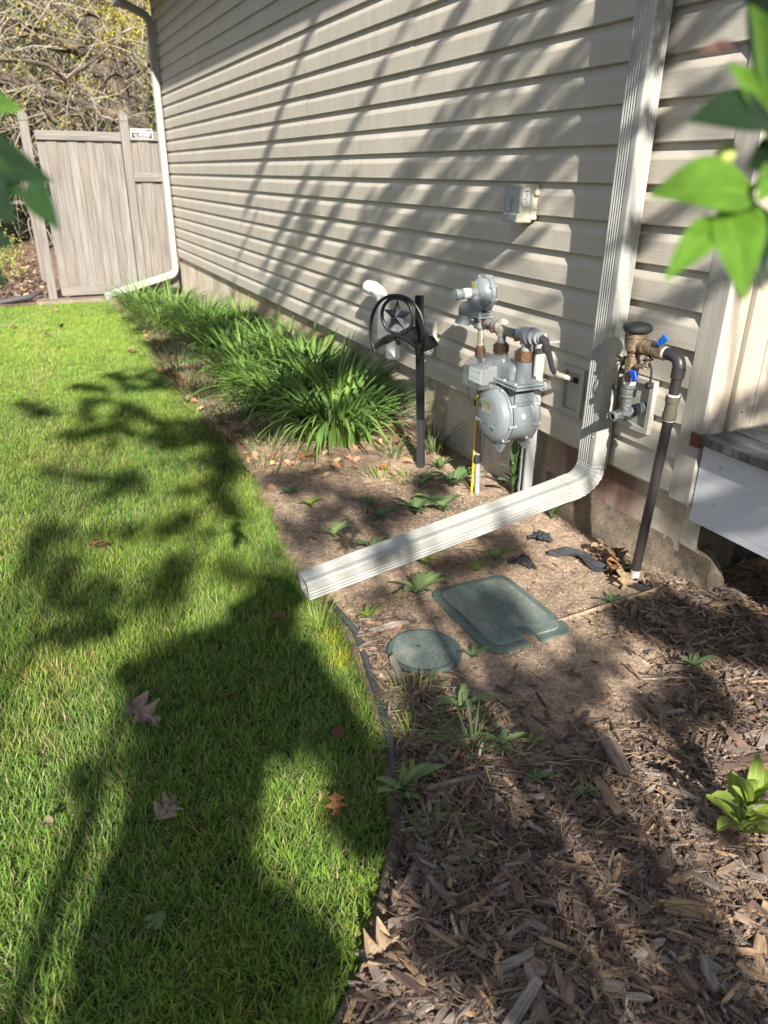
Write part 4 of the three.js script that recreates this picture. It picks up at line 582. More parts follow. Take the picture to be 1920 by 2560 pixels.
{
  const r = RNG(77), tones = [[0.27, 0.18, 0.12], [0.17, 0.105, 0.072], [0.28, 0.205, 0.155], [0.1, 0.06, 0.042], [0.44, 0.285, 0.16], [0.21, 0.132, 0.092], [0.36, 0.295, 0.235]];
  const mats = tones.map((t, i) => mat('wood chip', ...t, 0.9, { map: rep(chipC, 0.05, 0.12), bumpMap: rep(chipC, 0.05, 0.12), bumpScale: 0.0012 }));
  const big = Array.from({ length: 14 }, (_, i) => chipGeo(i + 1, 0.06 + 0.06 * hash(i, 3, 1), 0.009 + 0.014 * hash(i, 5, 1), 0.005 + 0.005 * hash(i, 7, 1)));
  let made = 0, guard = 0;
  while (made < 290 && guard++ < 20000) {
    const z = -0.42 - 1.5 * Math.pow(r(), 1.5), x = lerp(edgeX(z) + 0.03, 0.1, r()); if (r() > mulchMask(x, z) || (z > -1.7 && x > 0)) continue; if (Math.hypot(x + 1.045, z + 1.72) < 0.14 || (Math.abs(x + 0.69) < 0.19 && Math.abs(z + 1.83) < 0.24)) continue;
    const m = shade(new THREE.Mesh(big[made % 14], mats[Math.floor(r() * 7)])); m.name = numbered('wood_chip'); m.position.set(x, bedH(x, z) + 0.008 + 0.01 * r(), z); m.rotation.set((r() - 0.5) * 0.5, r() * 6.3, (r() - 0.5) * 0.5); const s = 0.8 + 0.6 * r() + (made < 16 ? 0.6 : 0); m.scale.set(s, s, s); bed.add(m); made++;
  }
  const scatter = (name, geos, m, n, zr, dens, lift, sc) => {
    const per = geos.map(() => []); const d = new THREE.Object3D(); let k = 0, t = 0;
    while (k < n && t++ < n * 12) { const z = zr(), x = lerp(edgeX(z) + 0.02, z > -1.68 ? 0.35 : 0.02, r()); if (r() > dens(x, z)) continue; const onLid = (Math.hypot(x + 1.045, z + 1.72) < 0.13 || (Math.abs(x + 0.69) < 0.17 && Math.abs(z + 1.83) < 0.22)); if (onLid) continue;
      d.position.set(x, bedH(x, z) + lift * (0.2 + r()), z); d.rotation.set((r() - 0.5) * 0.7, r() * 6.3, (r() - 0.5) * 0.7); const s = sc * (0.6 + 0.9 * r()); d.scale.set(s, s, s); d.updateMatrix(); const c = tones[Math.floor(r() * 7)], b = 0.75 + 0.5 * r(); per[k % geos.length].push([d.matrix.clone(), lin(c[0] * b, c[1] * b, c[2] * b)]); k++; }
    geos.forEach((g, i) => { const im = shade(new THREE.InstancedMesh(g, m, per[i].length)); im.name = numbered(name); im.userData.kind = 'stuff'; per[i].forEach(([mx, c], j) => { im.setMatrixAt(j, mx); im.setColorAt(j, c); }); bed.add(im); });
  };
  const white = mat('mulch', 1, 1, 1, 0.92, { map: rep(chipC, 0.04, 0.1) });
  const small = Array.from({ length: 8 }, (_, i) => chipGeo(i + 31, 0.022 + 0.036 * hash(i, 3, 2), 0.0035 + 0.006 * hash(i, 5, 2), 0.002 + 0.003 * hash(i, 7, 2)));
  const near = () => -0.3 - 1.7 * Math.pow(r(), 1.4), all = () => -0.35 - 3.7 * Math.pow(r(), 1.25);
  scatter('mulch', small, white, 15000, near, (x, z) => mulchMask(x, z), 0.014, 1.0);
  scatter('mulch', small.slice(0, 3), white, 700, all, (x, z) => 0.1 + 0.6 * smooth(0.45, 0.7, nz3(x * 4, z * 4, 5)), 0.006, 0.42);
  { const crumb = ni(new THREE.IcosahedronGeometry(0.0022, 0).scale(1.2, 0.8, 1)), im = shade(new THREE.InstancedMesh(crumb, mat('soil crumbs', 1, 1, 1, 0.95), 14000)), d = new THREE.Object3D(); im.name = 'soil_crumbs'; im.userData.kind = 'stuff'; for (let i = 0; i < 14000; i++) { const z = -0.5 - 2.8 * r(), x = lerp(edgeX(z) + 0.03, 0, r()), b = 0.7 + 0.7 * r(), q = 0.4 + 1.6 * r() * r(); d.position.set(x, bedH(x, z) + 0.001, z); d.rotation.set(6 * r(), 6 * r(), 6 * r()); d.scale.setScalar(q); d.updateMatrix(); im.setMatrixAt(i, d.matrix); im.setColorAt(i, r() < 0.02 ? lin(0.6, 0.57, 0.5) : lin(0.27 * b, 0.22 * b, 0.17 * b)); } bed.add(im); }
  const fib = Array.from({ length: 5 }, (_, i) => taperTube([V(0, 0, -0.03), V(0.004 * (i - 2), 0.003, -0.01), V(0.003 * (2 - i), 0.002, 0.012), V(0.002, -0.001, 0.03)], [0.0006, 0.0011, 0.001, 0.0004], 4));
  scatter('bark_fibre', fib, white, 16000, near, (x, z) => mulchMask(x, z), 0.018, 0.75);
  scatter('bark_fibre', fib.slice(0, 3), white, 5000, all, (x, z) => 0.1 + 0.9 * smooth(0.5, 0.66, nz3(x * 3, z * 3, 8)), 0.006, 0.6);
  const straw = Array.from({ length: 4 }, (_, i) => taperTube(Array.from({ length: 9 }, (_, k) => V(0.05 * Math.sin(k * 0.3 + i) * (i % 2 ? 1 : -0.6), 0.01 * Math.sin(k * 0.5), -0.1 + k * 0.025)), Array(9).fill(0.0009), 5));
  scatter('dry_stem', straw, white, 150, () => -0.45 - 1.0 * r(), (x, z) => mulchMask(x, z) * smooth(-1.3, -0.7, x), 0.03, 1.0);
  scatter('dry_stem', straw, mat('straw', 1.0, 0.95, 0.8, 0.9), 2600, () => -3.1 - 6.5 * r(), (x, z) => 0.25 + 0.75 * smooth(-0.45, -0.85, x), 0.012, 0.55);
}

// ---------------------------------------------------------------- lawn
function colored(g, fn) { g = ni(g); const p = g.attributes.position, c = new Float32Array(p.count * 3); for (let i = 0; i < p.count; i++) { const k = fn(p.getX(i), p.getY(i), p.getZ(i)); c.set(k, i * 3); } g.setAttribute('color', new THREE.BufferAttribute(c, 3)); return g; }
function tuftGeo(seed, n, h0, h1, spread, w) {
  const r = RNG(seed), list = [];
  for (let i = 0; i < n; i++) {
    const L = lerp(h0, h1, r()), dryB = r() < 0.08, ww = w * (0.7 + 0.6 * r()), lean = 0.15 + 1.0 * r() * r(), g = leafGeo(L, (t) => ww * (1 - t * t * 0.9), { nl: 3, nw: 1, bend: 0.5 + 0.9 * r(), lift: Math.PI / 2 - lean, fold: 0.4 });
    g.rotateY(r() * 6.28).translate((r() - 0.5) * spread, -0.004, (r() - 0.5) * spread); const b = 0.75 + 0.5 * r(), yl = r() * 0.25;
    list.push(colored(g, (x, y) => { const t = clamp(y / 0.045); return dryB ? [0.42 * b, 0.36 * b, 0.17 * b] : [lerp(0.09, 0.31 + yl * 0.24, t) * b, lerp(0.14, 0.54 + yl * 0.1, t) * b, lerp(0.03, 0.065, t) * b]; }));  // darker blade feet carry the shade between blades in their colour
  }
  return merge(list, true);
}
{
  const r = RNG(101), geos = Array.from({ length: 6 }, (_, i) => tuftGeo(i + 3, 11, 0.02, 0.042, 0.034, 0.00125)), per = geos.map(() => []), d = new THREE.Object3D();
  const put = (x, z, s, c) => { d.position.set(x, lawnH(x, z) - 0.022, z); d.rotation.set((r() - 0.5) * 0.3, r() * 6.28, (r() - 0.5) * 0.3); d.scale.set(s, s * (0.8 + 0.45 * r()), s); d.updateMatrix(); per[Math.floor(r() * 6)].push([d.matrix.clone(), c]); };
  const zones = [[-3, 0.8, -3.2, 5200], [-6, -3, -3.0, 3600], [-10.55, -6, -3.0, 2600]];
  for (const [z0, z1, x0, dens] of zones) {
    const n = Math.round(dens * (z1 - z0) * 1.9);
    for (let i = 0; i < n; i++) {
      const z = lerp(z0, z1, r()), xe = edgeX(z) + 0.02 * (nz(z * 12, 2) - 0.5), x = lerp(x0, xe, Math.pow(r(), 0.8)); if (x < -2.5 && r() < 0.5) continue; if (z < -10.4 + 0.1 * nz(x * 6, 3)) continue;
      const band = smooth(0.13, 0.05, Math.abs(x + 2.02 + 0.05 * Math.sin(z * 2.1) + 0.02 * (z + 4))) * smooth(-0.9, -2.2, z), p = nz3(x * 1.6, z * 1.6, 17), q = nz(x * 7, z * 7, 19); let c = lin(0.8 + 0.5 * p + 0.1 * band, 0.86 + 0.3 * p + 0.08 * q, 0.85 + 0.35 * q + band * 0.2);
      if (Math.hypot((x + 1.28) / 0.045, (z + 1.92) / 0.05) < 1 || Math.hypot((x + 1.3) / 0.04, (z + 1.8) / 0.05) < 1) c = lin(1.7, 1.25, 0.5);
      if (nz3(x * 3.1, z * 3.1, 23) > 0.68) c.multiply(lin(1.12, 0.98, 1.1)); if (band > 0.3 && r() < band * 0.03) c = lin(1.9, 1.3, 1.9);
      c.multiplyScalar(1 + 0.28 * smooth(-4, -6.5, z)); put(x, z, (z < -6 ? 1.25 : z > -3 ? 1.2 : 1.1) * (0.7 + 0.5 * r()), c);  // far blades coloured brighter for the sunlit look there
    }
  }
  const lawn = new THREE.Group(); lawn.name = 'grass'; lawn.userData = { kind: 'stuff', label: 'short bright green lawn grass with dry straw' }; scene.add(lawn);
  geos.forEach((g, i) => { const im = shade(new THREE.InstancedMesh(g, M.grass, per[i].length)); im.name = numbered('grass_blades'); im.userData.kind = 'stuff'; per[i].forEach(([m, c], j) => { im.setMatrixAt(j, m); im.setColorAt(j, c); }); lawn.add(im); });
}

// ---------------------------------------------------------------- daylilies and grassy tufts
{
  const r = RNG(303);
  const strap = (L, w, seed) => { const q = RNG(seed), up = 1.1 + 0.42 * q(), tone = q(), b = 0.8 + 0.4 * q(); return colored(leafGeo(L, (t) => w * Math.min(1, 0.55 + t * 2) * Math.pow(1 - t, 0.55) + 0.0005, { nl: 9, nw: 1, bend: 0.8 + 1.6 * q(), lift: up, fold: 0.45 }), (x, y, z) => [lerp(0.1, 0.2, tone) * b, lerp(0.19, 0.32, tone) * b, lerp(0.055, 0.055, tone) * b]); };
  const clump = (label, x, z, n, Lr, w, rad, single1, group) => {
    n = Math.round(n * 1.5); Lr = Lr.map((k) => k * 1.28); w *= 1.5; rad *= 1.5; const y = groundH(x, z), o = thing('daylily_clump', label, 'daylily', [x, y, z], group), list = [];
    for (let i = 0; i < n; i++) { const a = r() * 6.283, d = rad * Math.sqrt(r()), g = strap(lerp(Lr[0], Lr[1], r()), w * (0.7 + 0.5 * r()), Math.floor(r() * 1e6)); g.rotateY(a + (r() - 0.5) * 0.6).translate(Math.sin(a) * d, -0.01, Math.cos(a) * d);
      if (single1) { const m = shade(new THREE.Mesh(g, M.lily)); m.name = numbered('leaf'); o.add(m); } else list.push(g); }
    if (list.length) { const m = shade(new THREE.Mesh(merge(list, true), M.lily)); m.name = numbered('foliage'); m.userData.kind = 'stuff'; o.add(m); }
  };
  clump('front daylily clump with broad arching leaves nearest the hose holder', -0.5, -3.84, 150, [0.28, 0.46], 0.0095, 0.14, true);
  clump('tall daylily clump just behind the front clump beside the foundation', -0.33, -4.25, 120, [0.32, 0.52], 0.0085, 0.14, true);
  clump('dense daylily clump in the middle of the bed, second row from the front', -0.6, -4.5, 130, [0.26, 0.44], 0.008, 0.15);
  clump('upright daylily clump with stalks rising over the foundation', -0.22, -4.95, 110, [0.34, 0.56], 0.0075, 0.13);
  clump('daylily clump midway along the bed by the lawn side', -0.6, -5.3, 120, [0.24, 0.42], 0.007, 0.16);
  clump('daylily clump midway along the foundation wall', -0.22, -5.75, 110, [0.26, 0.48], 0.007, 0.15);
  clump('bright daylily clump spreading two thirds along the bed', -0.5, -6.3, 120, [0.24, 0.42], 0.007, 0.17);
  clump('daylily clump against the stained concrete', -0.18, -6.9, 100, [0.24, 0.42], 0.007, 0.15);
  clump('sunlit daylily clump before the far end of the bed', -0.52, -7.3, 120, [0.24, 0.42], 0.007, 0.18);
  clump('far daylily clump under the pale foundation', -0.3, -8.0, 110, [0.24, 0.4], 0.007, 0.17);
  clump('far daylily clump near the lawn edge before the gate', -0.72, -8.2, 100, [0.22, 0.38], 0.006, 0.17);
  clump('daylily clump two steps before the far downspout', -0.45, -8.9, 110, [0.24, 0.4], 0.0065, 0.17);
  clump('last daylily clump under the far downspout extension', -0.72, -9.5, 120, [0.24, 0.4], 0.0065, 0.18);
  const grassy = (label, x, z, n, L0, L1, w, rad, tone) => { const g = []; for (let i = 0; i < n; i++) { const a = r() * 6.283, L = lerp(L0, L1, r()), d = rad * Math.sqrt(r()), b = 0.7 + 0.6 * r(), up = 0.8 + 0.7 * r(); g.push(colored(leafGeo(L, (t) => w * (1 - t * t) + 0.0003, { nl: 5, nw: 1, bend: 0.5 + 1.2 * r(), lift: up, fold: 0.4 }).rotateY(a).translate(Math.sin(a) * d, -0.008, Math.cos(a) * d), () => tone.map((k) => k * b))); } const m = single('grass_tuft', label, 'grass tuft', merge(g, true), M.lily); m.position.set(x, groundH(x, z), z); };
  const G1 = [0.1, 0.15, 0.045], G2 = [0.13, 0.16, 0.06], G3 = [0.16, 0.21, 0.035];
  grassy('loose grassy tuft between front daylily and lawn', -0.86, -3.85, 60, 0.1, 0.26, 0.0035, 0.12, G2); grassy('feathery grass patch beside the lawn edge behind the front clumps', -0.85, -4.45, 70, 0.1, 0.28, 0.003, 0.16, G1); grassy('pale grass patch along the lawn edge midway', -0.95, -5.1, 80, 0.1, 0.25, 0.003, 0.2, G2); grassy('thin grass patch at the lawn edge two thirds along', -0.98, -5.9, 80, 0.08, 0.22, 0.003, 0.2, G2);
  grassy('dark grass tuft right of the hose holder post by the foundation', -0.1, -3.38, 40, 0.12, 0.3, 0.0045, 0.09, G1); grassy('thin grass tuft left of the hose holder post foot', -0.34, -3.4, 26, 0.08, 0.2, 0.0035, 0.07, G1); grassy('short bright grass tuft in front of the hose holder post', -0.42, -3.05, 30, 0.04, 0.11, 0.003, 0.09, G3); grassy('sparse grass sprig on the sand below the front daylily', -0.55, -3.1, 24, 0.04, 0.12, 0.0025, 0.1, G3);
  grassy('small grass sprig on the sandy bed between two dry weeds', -0.78, -2.82, 26, 0.03, 0.09, 0.002, 0.08, G2); grassy('grass fringe at the inner side of the edging by the round lid', -1.19, -1.5, 90, 0.03, 0.1, 0.002, 0.1, G3); grassy('grass fringe at the edging below the round lid', -1.26, -1.36, 90, 0.03, 0.1, 0.002, 0.1, G3); grassy('long bladed grass tuft below the two leaved weed', -1.13, -1.28, 34, 0.08, 0.2, 0.0028, 0.03, G1); grassy('dark fine grass tuft at the bend of the bed edge', -1.38, -1.03, 40, 0.05, 0.13, 0.0022, 0.06, G1);
  for (const [lab, z, dx] of [['grass patch on the bed edge opposite the front daylily', -3.65, 0.1], ['grass patch on the bed edge just past the front daylily', -4.2, 0.1], ['grass patch on the bed edge beside the second daylily row', -4.75, 0.12], ['grass patch on the bed edge at the brown bare spot', -5.5, 0.1], ['grass patch on the bed edge before the sunlit lilies', -6.3, 0.14], ['grass patch on the bed edge by the sunlit lilies', -7.1, 0.12], ['grass patch on the bed edge past the sunlit lilies', -7.8, 0.1], ['grass patch on the bed edge before the last lily', -8.6, 0.1]]) grassy(lab, edgeX(z) + dx, z, 150, 0.06, 0.2, 0.0026, 0.26, G2);
  grassy('sparse tall grass blades by the lily row near the gate', -0.95, -6.8, 70, 0.08, 0.22, 0.003, 0.25, G2); grassy('shaggy grass in front of the last daylily clump', -0.92, -9.3, 90, 0.08, 0.2, 0.003, 0.25, G2); grassy('grass overhanging the cut end of the downspout extension', -1.29, -2.02, 60, 0.05, 0.12, 0.0022, 0.07, G3);
}
// ---------------------------------------------------------------- weeds
{
  const r = RNG(404), leafV = [0.055, 0.075, 0.095, 0.12].map((L, i) => leafGeo(L, (t) => L * 0.1 * Math.pow(Math.sin(Math.PI * Math.pow(clamp(t * 0.98 + 0.02), 1.35)), 0.8) + 0.002, { nl: 7, nw: 2, bend: 1.0, lift: 0.95, fold: 0.3, wave: 0.004, seed: i }));
  const weed = (label, x, z, s, n, m, up = 0) => { const o = thing('weed', label, 'weed', [x, groundH(x, z), z]); for (let i = 0; i < n; i++) { const k = new THREE.Mesh(leafV[i % 4], m); shade(k); k.name = numbered('leaf'); const t = i / n; k.rotation.order = 'YXZ'; k.rotation.set(-up * t - 0.25 * t + 0.2 * (r() - 0.5), i * 2.4 + r() * 0.4, 0.3 * (r() - 0.5)); const q = s * (1 - 0.45 * t) * (0.8 + 0.4 * r()); k.scale.set(q, q, q); k.position.y = 0.004 + t * up * 0.09 * s; o.add(k); } return o; };
  const L = [['large green rosette weed left of the gas riser', -0.27, -2.86, 1.35, 18, 0], ['leafy upright weed right of the gas riser under the meter', -0.06, -2.66, 1.5, 18, 0, 1.2], ['broad rosette weed above the middle of the downspout extension', -0.58, -2.67, 1.35, 18, 0], ['bright rosette weed touching the extension near the gas riser', -0.46, -2.64, 1.2, 16, 1], ['pale weed rosette on shaded sand left of the extension', -1.0, -2.6, 1.0, 11, 1], ['large pale rosette weed at the corner of the rectangular lid', -0.9, -2.04, 1.45, 20, 1], ['small upright weed at the foundation right of the elbow', -0.06, -2.36, 1.1, 14, 0, 0.8], ['weed tucked under the near side of the extension', -0.77, -2.24, 1.2, 14, 2], ['light weed rosette left of the large rosette by the riser', -0.42, -2.93, 1.0, 10, 1], ['two leaved mullein seedling on the mulch edge below the round lid', -1.09, -1.42, 1.25, 6, 1], ['small pale rosette on the sand right of the long grass', -1.06, -1.25, 0.8, 10, 1], ['grey green mullein seedling beside the bend of the edging', -1.385, -1.2, 1.15, 11, 1, 0.3], ['bright lime weed in sunny mulch at the frame edge', -0.74, -0.76, 1.7, 15, 2, 0.5], ['little round weed on the mulch right of the sand', -0.33, -1.29, 0.75, 9, 1], ['tiny round leaved weed right of the rectangular lid', -0.3, -1.7, 0.75, 7, 0], ['flat pale weed just above the rectangular lid', -0.5, -2.14, 0.95, 10, 1], ['lime trailing weed along the top edge of the rectangular lid', -0.61, -2.1, 0.7, 12, 2], ['dim weed between pale weed and extension on the sand', -0.9, -2.42, 0.95, 10, 0], ['small dark weed in the middle of the sandy bed', -0.75, -2.7, 0.8, 10, 0], ['low weed at the lawn edge of the sandy bed', -1.02, -3.12, 0.75, 10, 0], ['tiny ferny weed on the sandy bed by the lawn', -0.98, -2.95, 0.7, 12, 2], ['little weed on sand above the middle of the bed', -0.72, -2.84, 0.7, 8, 0], ['small weed on the right rim of the round lid', -0.92, -1.63, 0.75, 8, 0], ['seedling on the sand below the round lid', -0.98, -1.23, 0.5, 7, 2], ['lime seedling under the cut end of the extension', -1.13, -1.97, 0.8, 8, 2], ['tiny seedling on sand far below the rectangular lid', -1.06, -1.1, 0.5, 7, 0], ['tiny seedling at the lower tip of the sand patch', -0.98, -1.02, 0.5, 7, 0], ['yellow green ground weed on the bed above the mullein seedling', -1.33, -1.25, 0.7, 16, 2], ['weed cluster right of the hose holder foot', -0.2, -3.12, 0.9, 10, 0], ['thin weed sprig before the hose holder foot', -0.36, -3.02, 0.7, 8, 0]];
  for (const [label, x, z, s, n, k, up] of L) weed(label, x, z, s * (z > -2.2 && z < -1 ? 0.95 : 1.15), Math.round(n * 1.25), [M.weed, M.weedPale, M.weedLime][k], up ?? 0);
  // clover in the lawn
  const c = thing('clover', 'small dark clover plant in the shaded lawn below the lower oak leaf', 'clover', [-1.99, 0.0, -1.1]); for (let i = 0; i < 7; i++) part(c, 'leaf', new THREE.CircleGeometry(0.011, 12).rotateX(-1.3 + 0.3 * r()).rotateY(i).translate(-1.99 + 0.03 * (r() - 0.5), 0.03 + 0.01 * r(), -1.1 + 0.03 * (r() - 0.5)), M.weed);
}
// ---------------------------------------------------------------- fallen leaves
{
  const r = RNG(505), oak = [1, 2, 3].map((s) => leafGeo(0.12, oakW(0.05), { nl: 64, nw: 3, bend: 0.5 * s - 0.2, curl: 0.55, wave: 0.035, seed: s, sweep: 0.22 })), plain = [1, 2].map((s) => leafGeo(0.07, ovate(0.02), { nl: 10, nw: 2, bend: 1.2, curl: 0.6, wave: 0.012, seed: s }));
  const drop = (label, x, z, g, m, s, rx = 0, y = 0, group) => { const q = single('dry_leaf', label, 'fallen leaf', g, m, group); q.position.set(x, groundH(x, z) + 0.012 + y, z); q.rotation.set(rx + 0.3 * (r() - 0.5), r() * 6.28, 0.4 * (r() - 0.5)); q.scale.setScalar(s); return q; };
  let q = drop('large pale oak leaf with pointed lobes on the lawn', -1.9, -1.77, oak[0], M.dryPink, 1.15, 0, 0.03); q.rotation.set(0.05, 0.55, 0.15); q.position.x -= 0.05; q.position.z -= 0.05;
  q = drop('ragged pinkish oak leaf in dark grass below the large oak leaf', -1.95, -1.35, oak[1], M.dryPink, 0.75, 0, 0.03); q.rotation.set(0.1, 2.2, 0.25);
  drop('brown curled leaf sunk in shaded grass right of the large oak leaf', -1.7, -1.73, oak[2], M.dryBrown, 0.55, 0.2, 0.01); drop('brown leaf standing in grass near the bed edge', -1.47, -1.46, plain[0], M.dryBrown, 0.8, 0.6, 0.03); drop('orange brown leaf on dark grass near the bed edge bend', -1.54, -1.26, oak[1], M.dryOrange, 0.55, 0, 0.035); drop('small tan leaf in the sunlit grass on the left', -2.16, -1.44, plain[1], M.dryTan, 0.7, 0, 0.03); q = drop('big tan oak leaf at the corner of mulch and lawn', -1.66, -0.83, oak[0], M.dryTan, 1.05, 0, 0.02); q.rotation.set(0.02, 1.9, 0.12);
  drop('orange leaf pile of one curled oak leaf at the front daylily', -0.83, -3.52, oak[2], M.dryOrange, 1.1, 0.2, 0.01); drop('upright orange oak leaf on the sand left of the post', -0.45, -3.2, oak[0], M.dryOrange, 1.0, -0.9, 0.03); drop('orange leaf at the lawn edge beside the lily row', -1.07, -3.92, oak[1], M.dryOrange, 0.9, 0.3, 0.02); drop('brown oak leaf in the shade between lily and foundation', -0.2, -3.55, oak[2], M.dryBrown, 1.1, 0.2, 0.02); drop('tan leaf half buried in front of the front daylily', -0.62, -3.4, plain[0], M.dryTan, 1.2, 0, 0.01);
  for (const [lab, x, z, m] of [['tan leaf on the far lawn nearest the left side', -2.12, -8.7, M.dryTan], ['curled tan leaf on the far lawn, largest of them', -1.9, -7.8, M.dryTan], ['brown leaf on the far lawn right of the largest', -1.7, -8.4, M.dryBrown], ['tan leaf at the far end of the lawn by the threshold', -1.7, -9.7, M.dryTan], ['small tan leaf on the bright lawn by the last lily', -1.2, -6.6, M.dryTan], ['pinkish leaf at the shadow edge by the bed', -1.15, -4.8, M.dryPink], ['brown speck leaf in the dappled lawn', -1.94, -2.86, M.dryBrown], ['orange leaf at the lawn edge near the middle lilies', -1.13, -5.5, M.dryOrange]]) drop(lab, x, z, oak[Math.floor(r() * 3)], m, 0.75, 0, 0.035);
  drop('curled brown leaf left of the extension end', -1.4, -2.04, plain[0], M.dryBrown, 1.0, 0.4, 0.03); drop('small orange leaf at the rectangular lid corner', -0.8, -2.08, plain[1], M.dryOrange, 0.7, 0, 0.01);
  for (let i = 0; i < 14; i++) { const t = r(), x = lerp(-0.1, -0.16, t) + 0.06 * (r() - 0.5), z = lerp(-2.05, -1.78, t) + 0.03 * (r() - 0.5); drop('dry tan and orange leaf in the drift at the foundation beside the dark pipe', x, z, r() < 0.5 ? oak[i % 3] : plain[i % 2], [M.dryTan, M.dryOrange, M.dryTan, M.dryBrown][i % 4], 0.65 + 0.3 * r(), 0.8 * (r() - 0.5), 0.012 + 0.03 * r(), 'dry leaves drifted against the foundation'); }
  const dl = mat('dead leaf litter', 0.32, 0.22, 0.14, 0.9), im = new THREE.InstancedMesh(plain[0], dl, 420), d = new THREE.Object3D(); shade(im); im.name = 'leaf_litter'; im.userData = { kind: 'stuff' };
  for (let i = 0; i < 420; i++) { const z = -3.2 - 5.5 * r(), x = lerp(edgeX(z) + 0.03, -0.08, Math.pow(r(), 1.5)); d.position.set(x, groundH(x, z) + 0.012, z); d.rotation.set(0.6 * (r() - 0.5), 6 * r(), 0.6 * (r() - 0.5)); d.scale.setScalar(0.5 + 0.6 * r()); d.updateMatrix(); im.setMatrixAt(i, d.matrix); im.setColorAt(i, lin(0.8 + 0.7 * r(), 0.8 + 0.3 * r(), 0.8)); } bed.add(im);
}
// ---------------------------------------------------------------- the shrub branches close to the viewpoint
function leafBetween(o, name, b, t, w, m, roll, bend = 0.35) {
  const L = b.distanceTo(t), g = leafGeo(L, (q) => w * Math.pow(Math.sin(Math.PI * Math.pow(clamp(q * 0.97 + 0.02), 0.95)), 0.9) * (0.55 + 0.45 * (1 - q)) * 1.25 + 0.0006, { nl: 12, nw: 3, bend, lift: bend * 0.5, fold: 0.28, wave: 0.002, seed: L * 1000 }), me = shade(new THREE.Mesh(g, m));
  me.name = numbered(name); me.position.copy(b).sub(o.position); const f = t.clone().sub(b).normalize(), up = roll.clone().addScaledVector(f, -roll.dot(f)).normalize(), x = up.clone().cross(f); me.quaternion.setFromRotationMatrix(new THREE.Matrix4().makeBasis(x, up, f)); o.add(me); return me;
}
{
  const o = thing('shrub_branch', 'bright green leafy shrub branch hanging in at the right, out of focus', 'shrub', [-1.5, 1.42, -0.38]), N = V(-0.5, 0.55, 0.67);
  part(o, 'stem', taperTube([V(-1.42, 1.47, -0.42), V(-1.511, 1.436, -0.384), V(-1.567, 1.41, -0.367), V(-1.601, 1.389, -0.355), V(-1.624, 1.381, -0.349)], [0.004, 0.0032, 0.0026, 0.002, 0.0014], 8), mat('green stem', 0.2, 0.2, 0.08, 0.7));
  const L = [[[-1.577, 1.448, -0.373], [-1.619, 1.489, -0.365], 0.0135, 0], [[-1.57, 1.423, -0.369], [-1.627, 1.459, -0.365], 0.0145, 0], [[-1.589, 1.432, -0.358], [-1.66, 1.428, -0.356], 0.0155, 1], [[-1.598, 1.392, -0.354], [-1.68, 1.389, -0.356], 0.019, 0], [[-1.627, 1.377, -0.349], [-1.689, 1.345, -0.325], 0.0095, 2], [[-1.623, 1.383, -0.35], [-1.65, 1.337, -0.302], 0.0125, 0], [[-1.602, 1.387, -0.354], [-1.623, 1.349, -0.32], 0.0075, 0], [[-1.568, 1.406, -0.359], [-1.615, 1.386, -0.335], 0.01, 0], [[-1.56, 1.45, -0.385], [-1.6, 1.51, -0.39], 0.014, 1], [[-1.545, 1.415, -0.372], [-1.598, 1.404, -0.362], 0.014, 1], [[-1.555, 1.47, -0.38], [-1.588, 1.458, -0.362], 0.016, 0], [[-1.598, 1.386, -0.352], [-1.607, 1.336, -0.327], 0.011, 1], [[-1.55, 1.43, -0.37], [-1.585, 1.43, -0.345], 0.016, 0]];
  for (const [b, t, w, k] of L) leafBetween(o, 'leaf', V(...b), V(...t), w, k === 1 ? M.shrubShaded : M.shrub, k === 2 ? V(0.2, 0.9, 0.4) : N);
  leafBetween(o, 'young_red_leaf', V(-1.578, 1.474, -0.399), V(-1.632, 1.466, -0.384), 0.0045, leafMat('red young leaf', 0.2, 0.1, 0.075, 0.3), N);
  part(o, 'bud', ball(V(-1.618, 1.413, -0.362), 0.006, 1, 1.2, 1), mat('bud', 0.35, 0.4, 0.1, 0.6));
  const p = thing('shrub_branch', 'dark shaded shrub leaves hanging in at the left, out of focus', 'shrub', [-2.06, 1.38, -0.65]);
  part(p, 'stem', taperTube([V(-2.2, 1.28, -0.8), V(-2.106, 1.318, -0.732), V(-2.051, 1.385, -0.642), V(-2.028, 1.423, -0.626)], [0.004, 0.003, 0.0024, 0.0015], 8), mat('dark stem', 0.08, 0.07, 0.04, 0.8));
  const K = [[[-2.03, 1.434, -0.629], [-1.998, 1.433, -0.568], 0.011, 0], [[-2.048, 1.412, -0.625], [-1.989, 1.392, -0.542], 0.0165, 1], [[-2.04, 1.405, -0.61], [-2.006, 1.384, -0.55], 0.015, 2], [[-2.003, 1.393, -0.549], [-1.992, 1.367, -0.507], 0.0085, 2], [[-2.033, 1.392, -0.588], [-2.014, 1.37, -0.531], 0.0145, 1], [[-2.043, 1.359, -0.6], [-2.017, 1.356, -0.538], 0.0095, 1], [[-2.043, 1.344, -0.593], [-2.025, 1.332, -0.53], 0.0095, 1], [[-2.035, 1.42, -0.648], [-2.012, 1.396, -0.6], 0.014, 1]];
  for (const [b, t, w, k] of K) leafBetween(p, 'leaf', V(...b), V(...t), w, [M.shrub, M.shrubShaded, M.shrubPartShaded][k], V(-0.45, 0.5, 0.75));
}

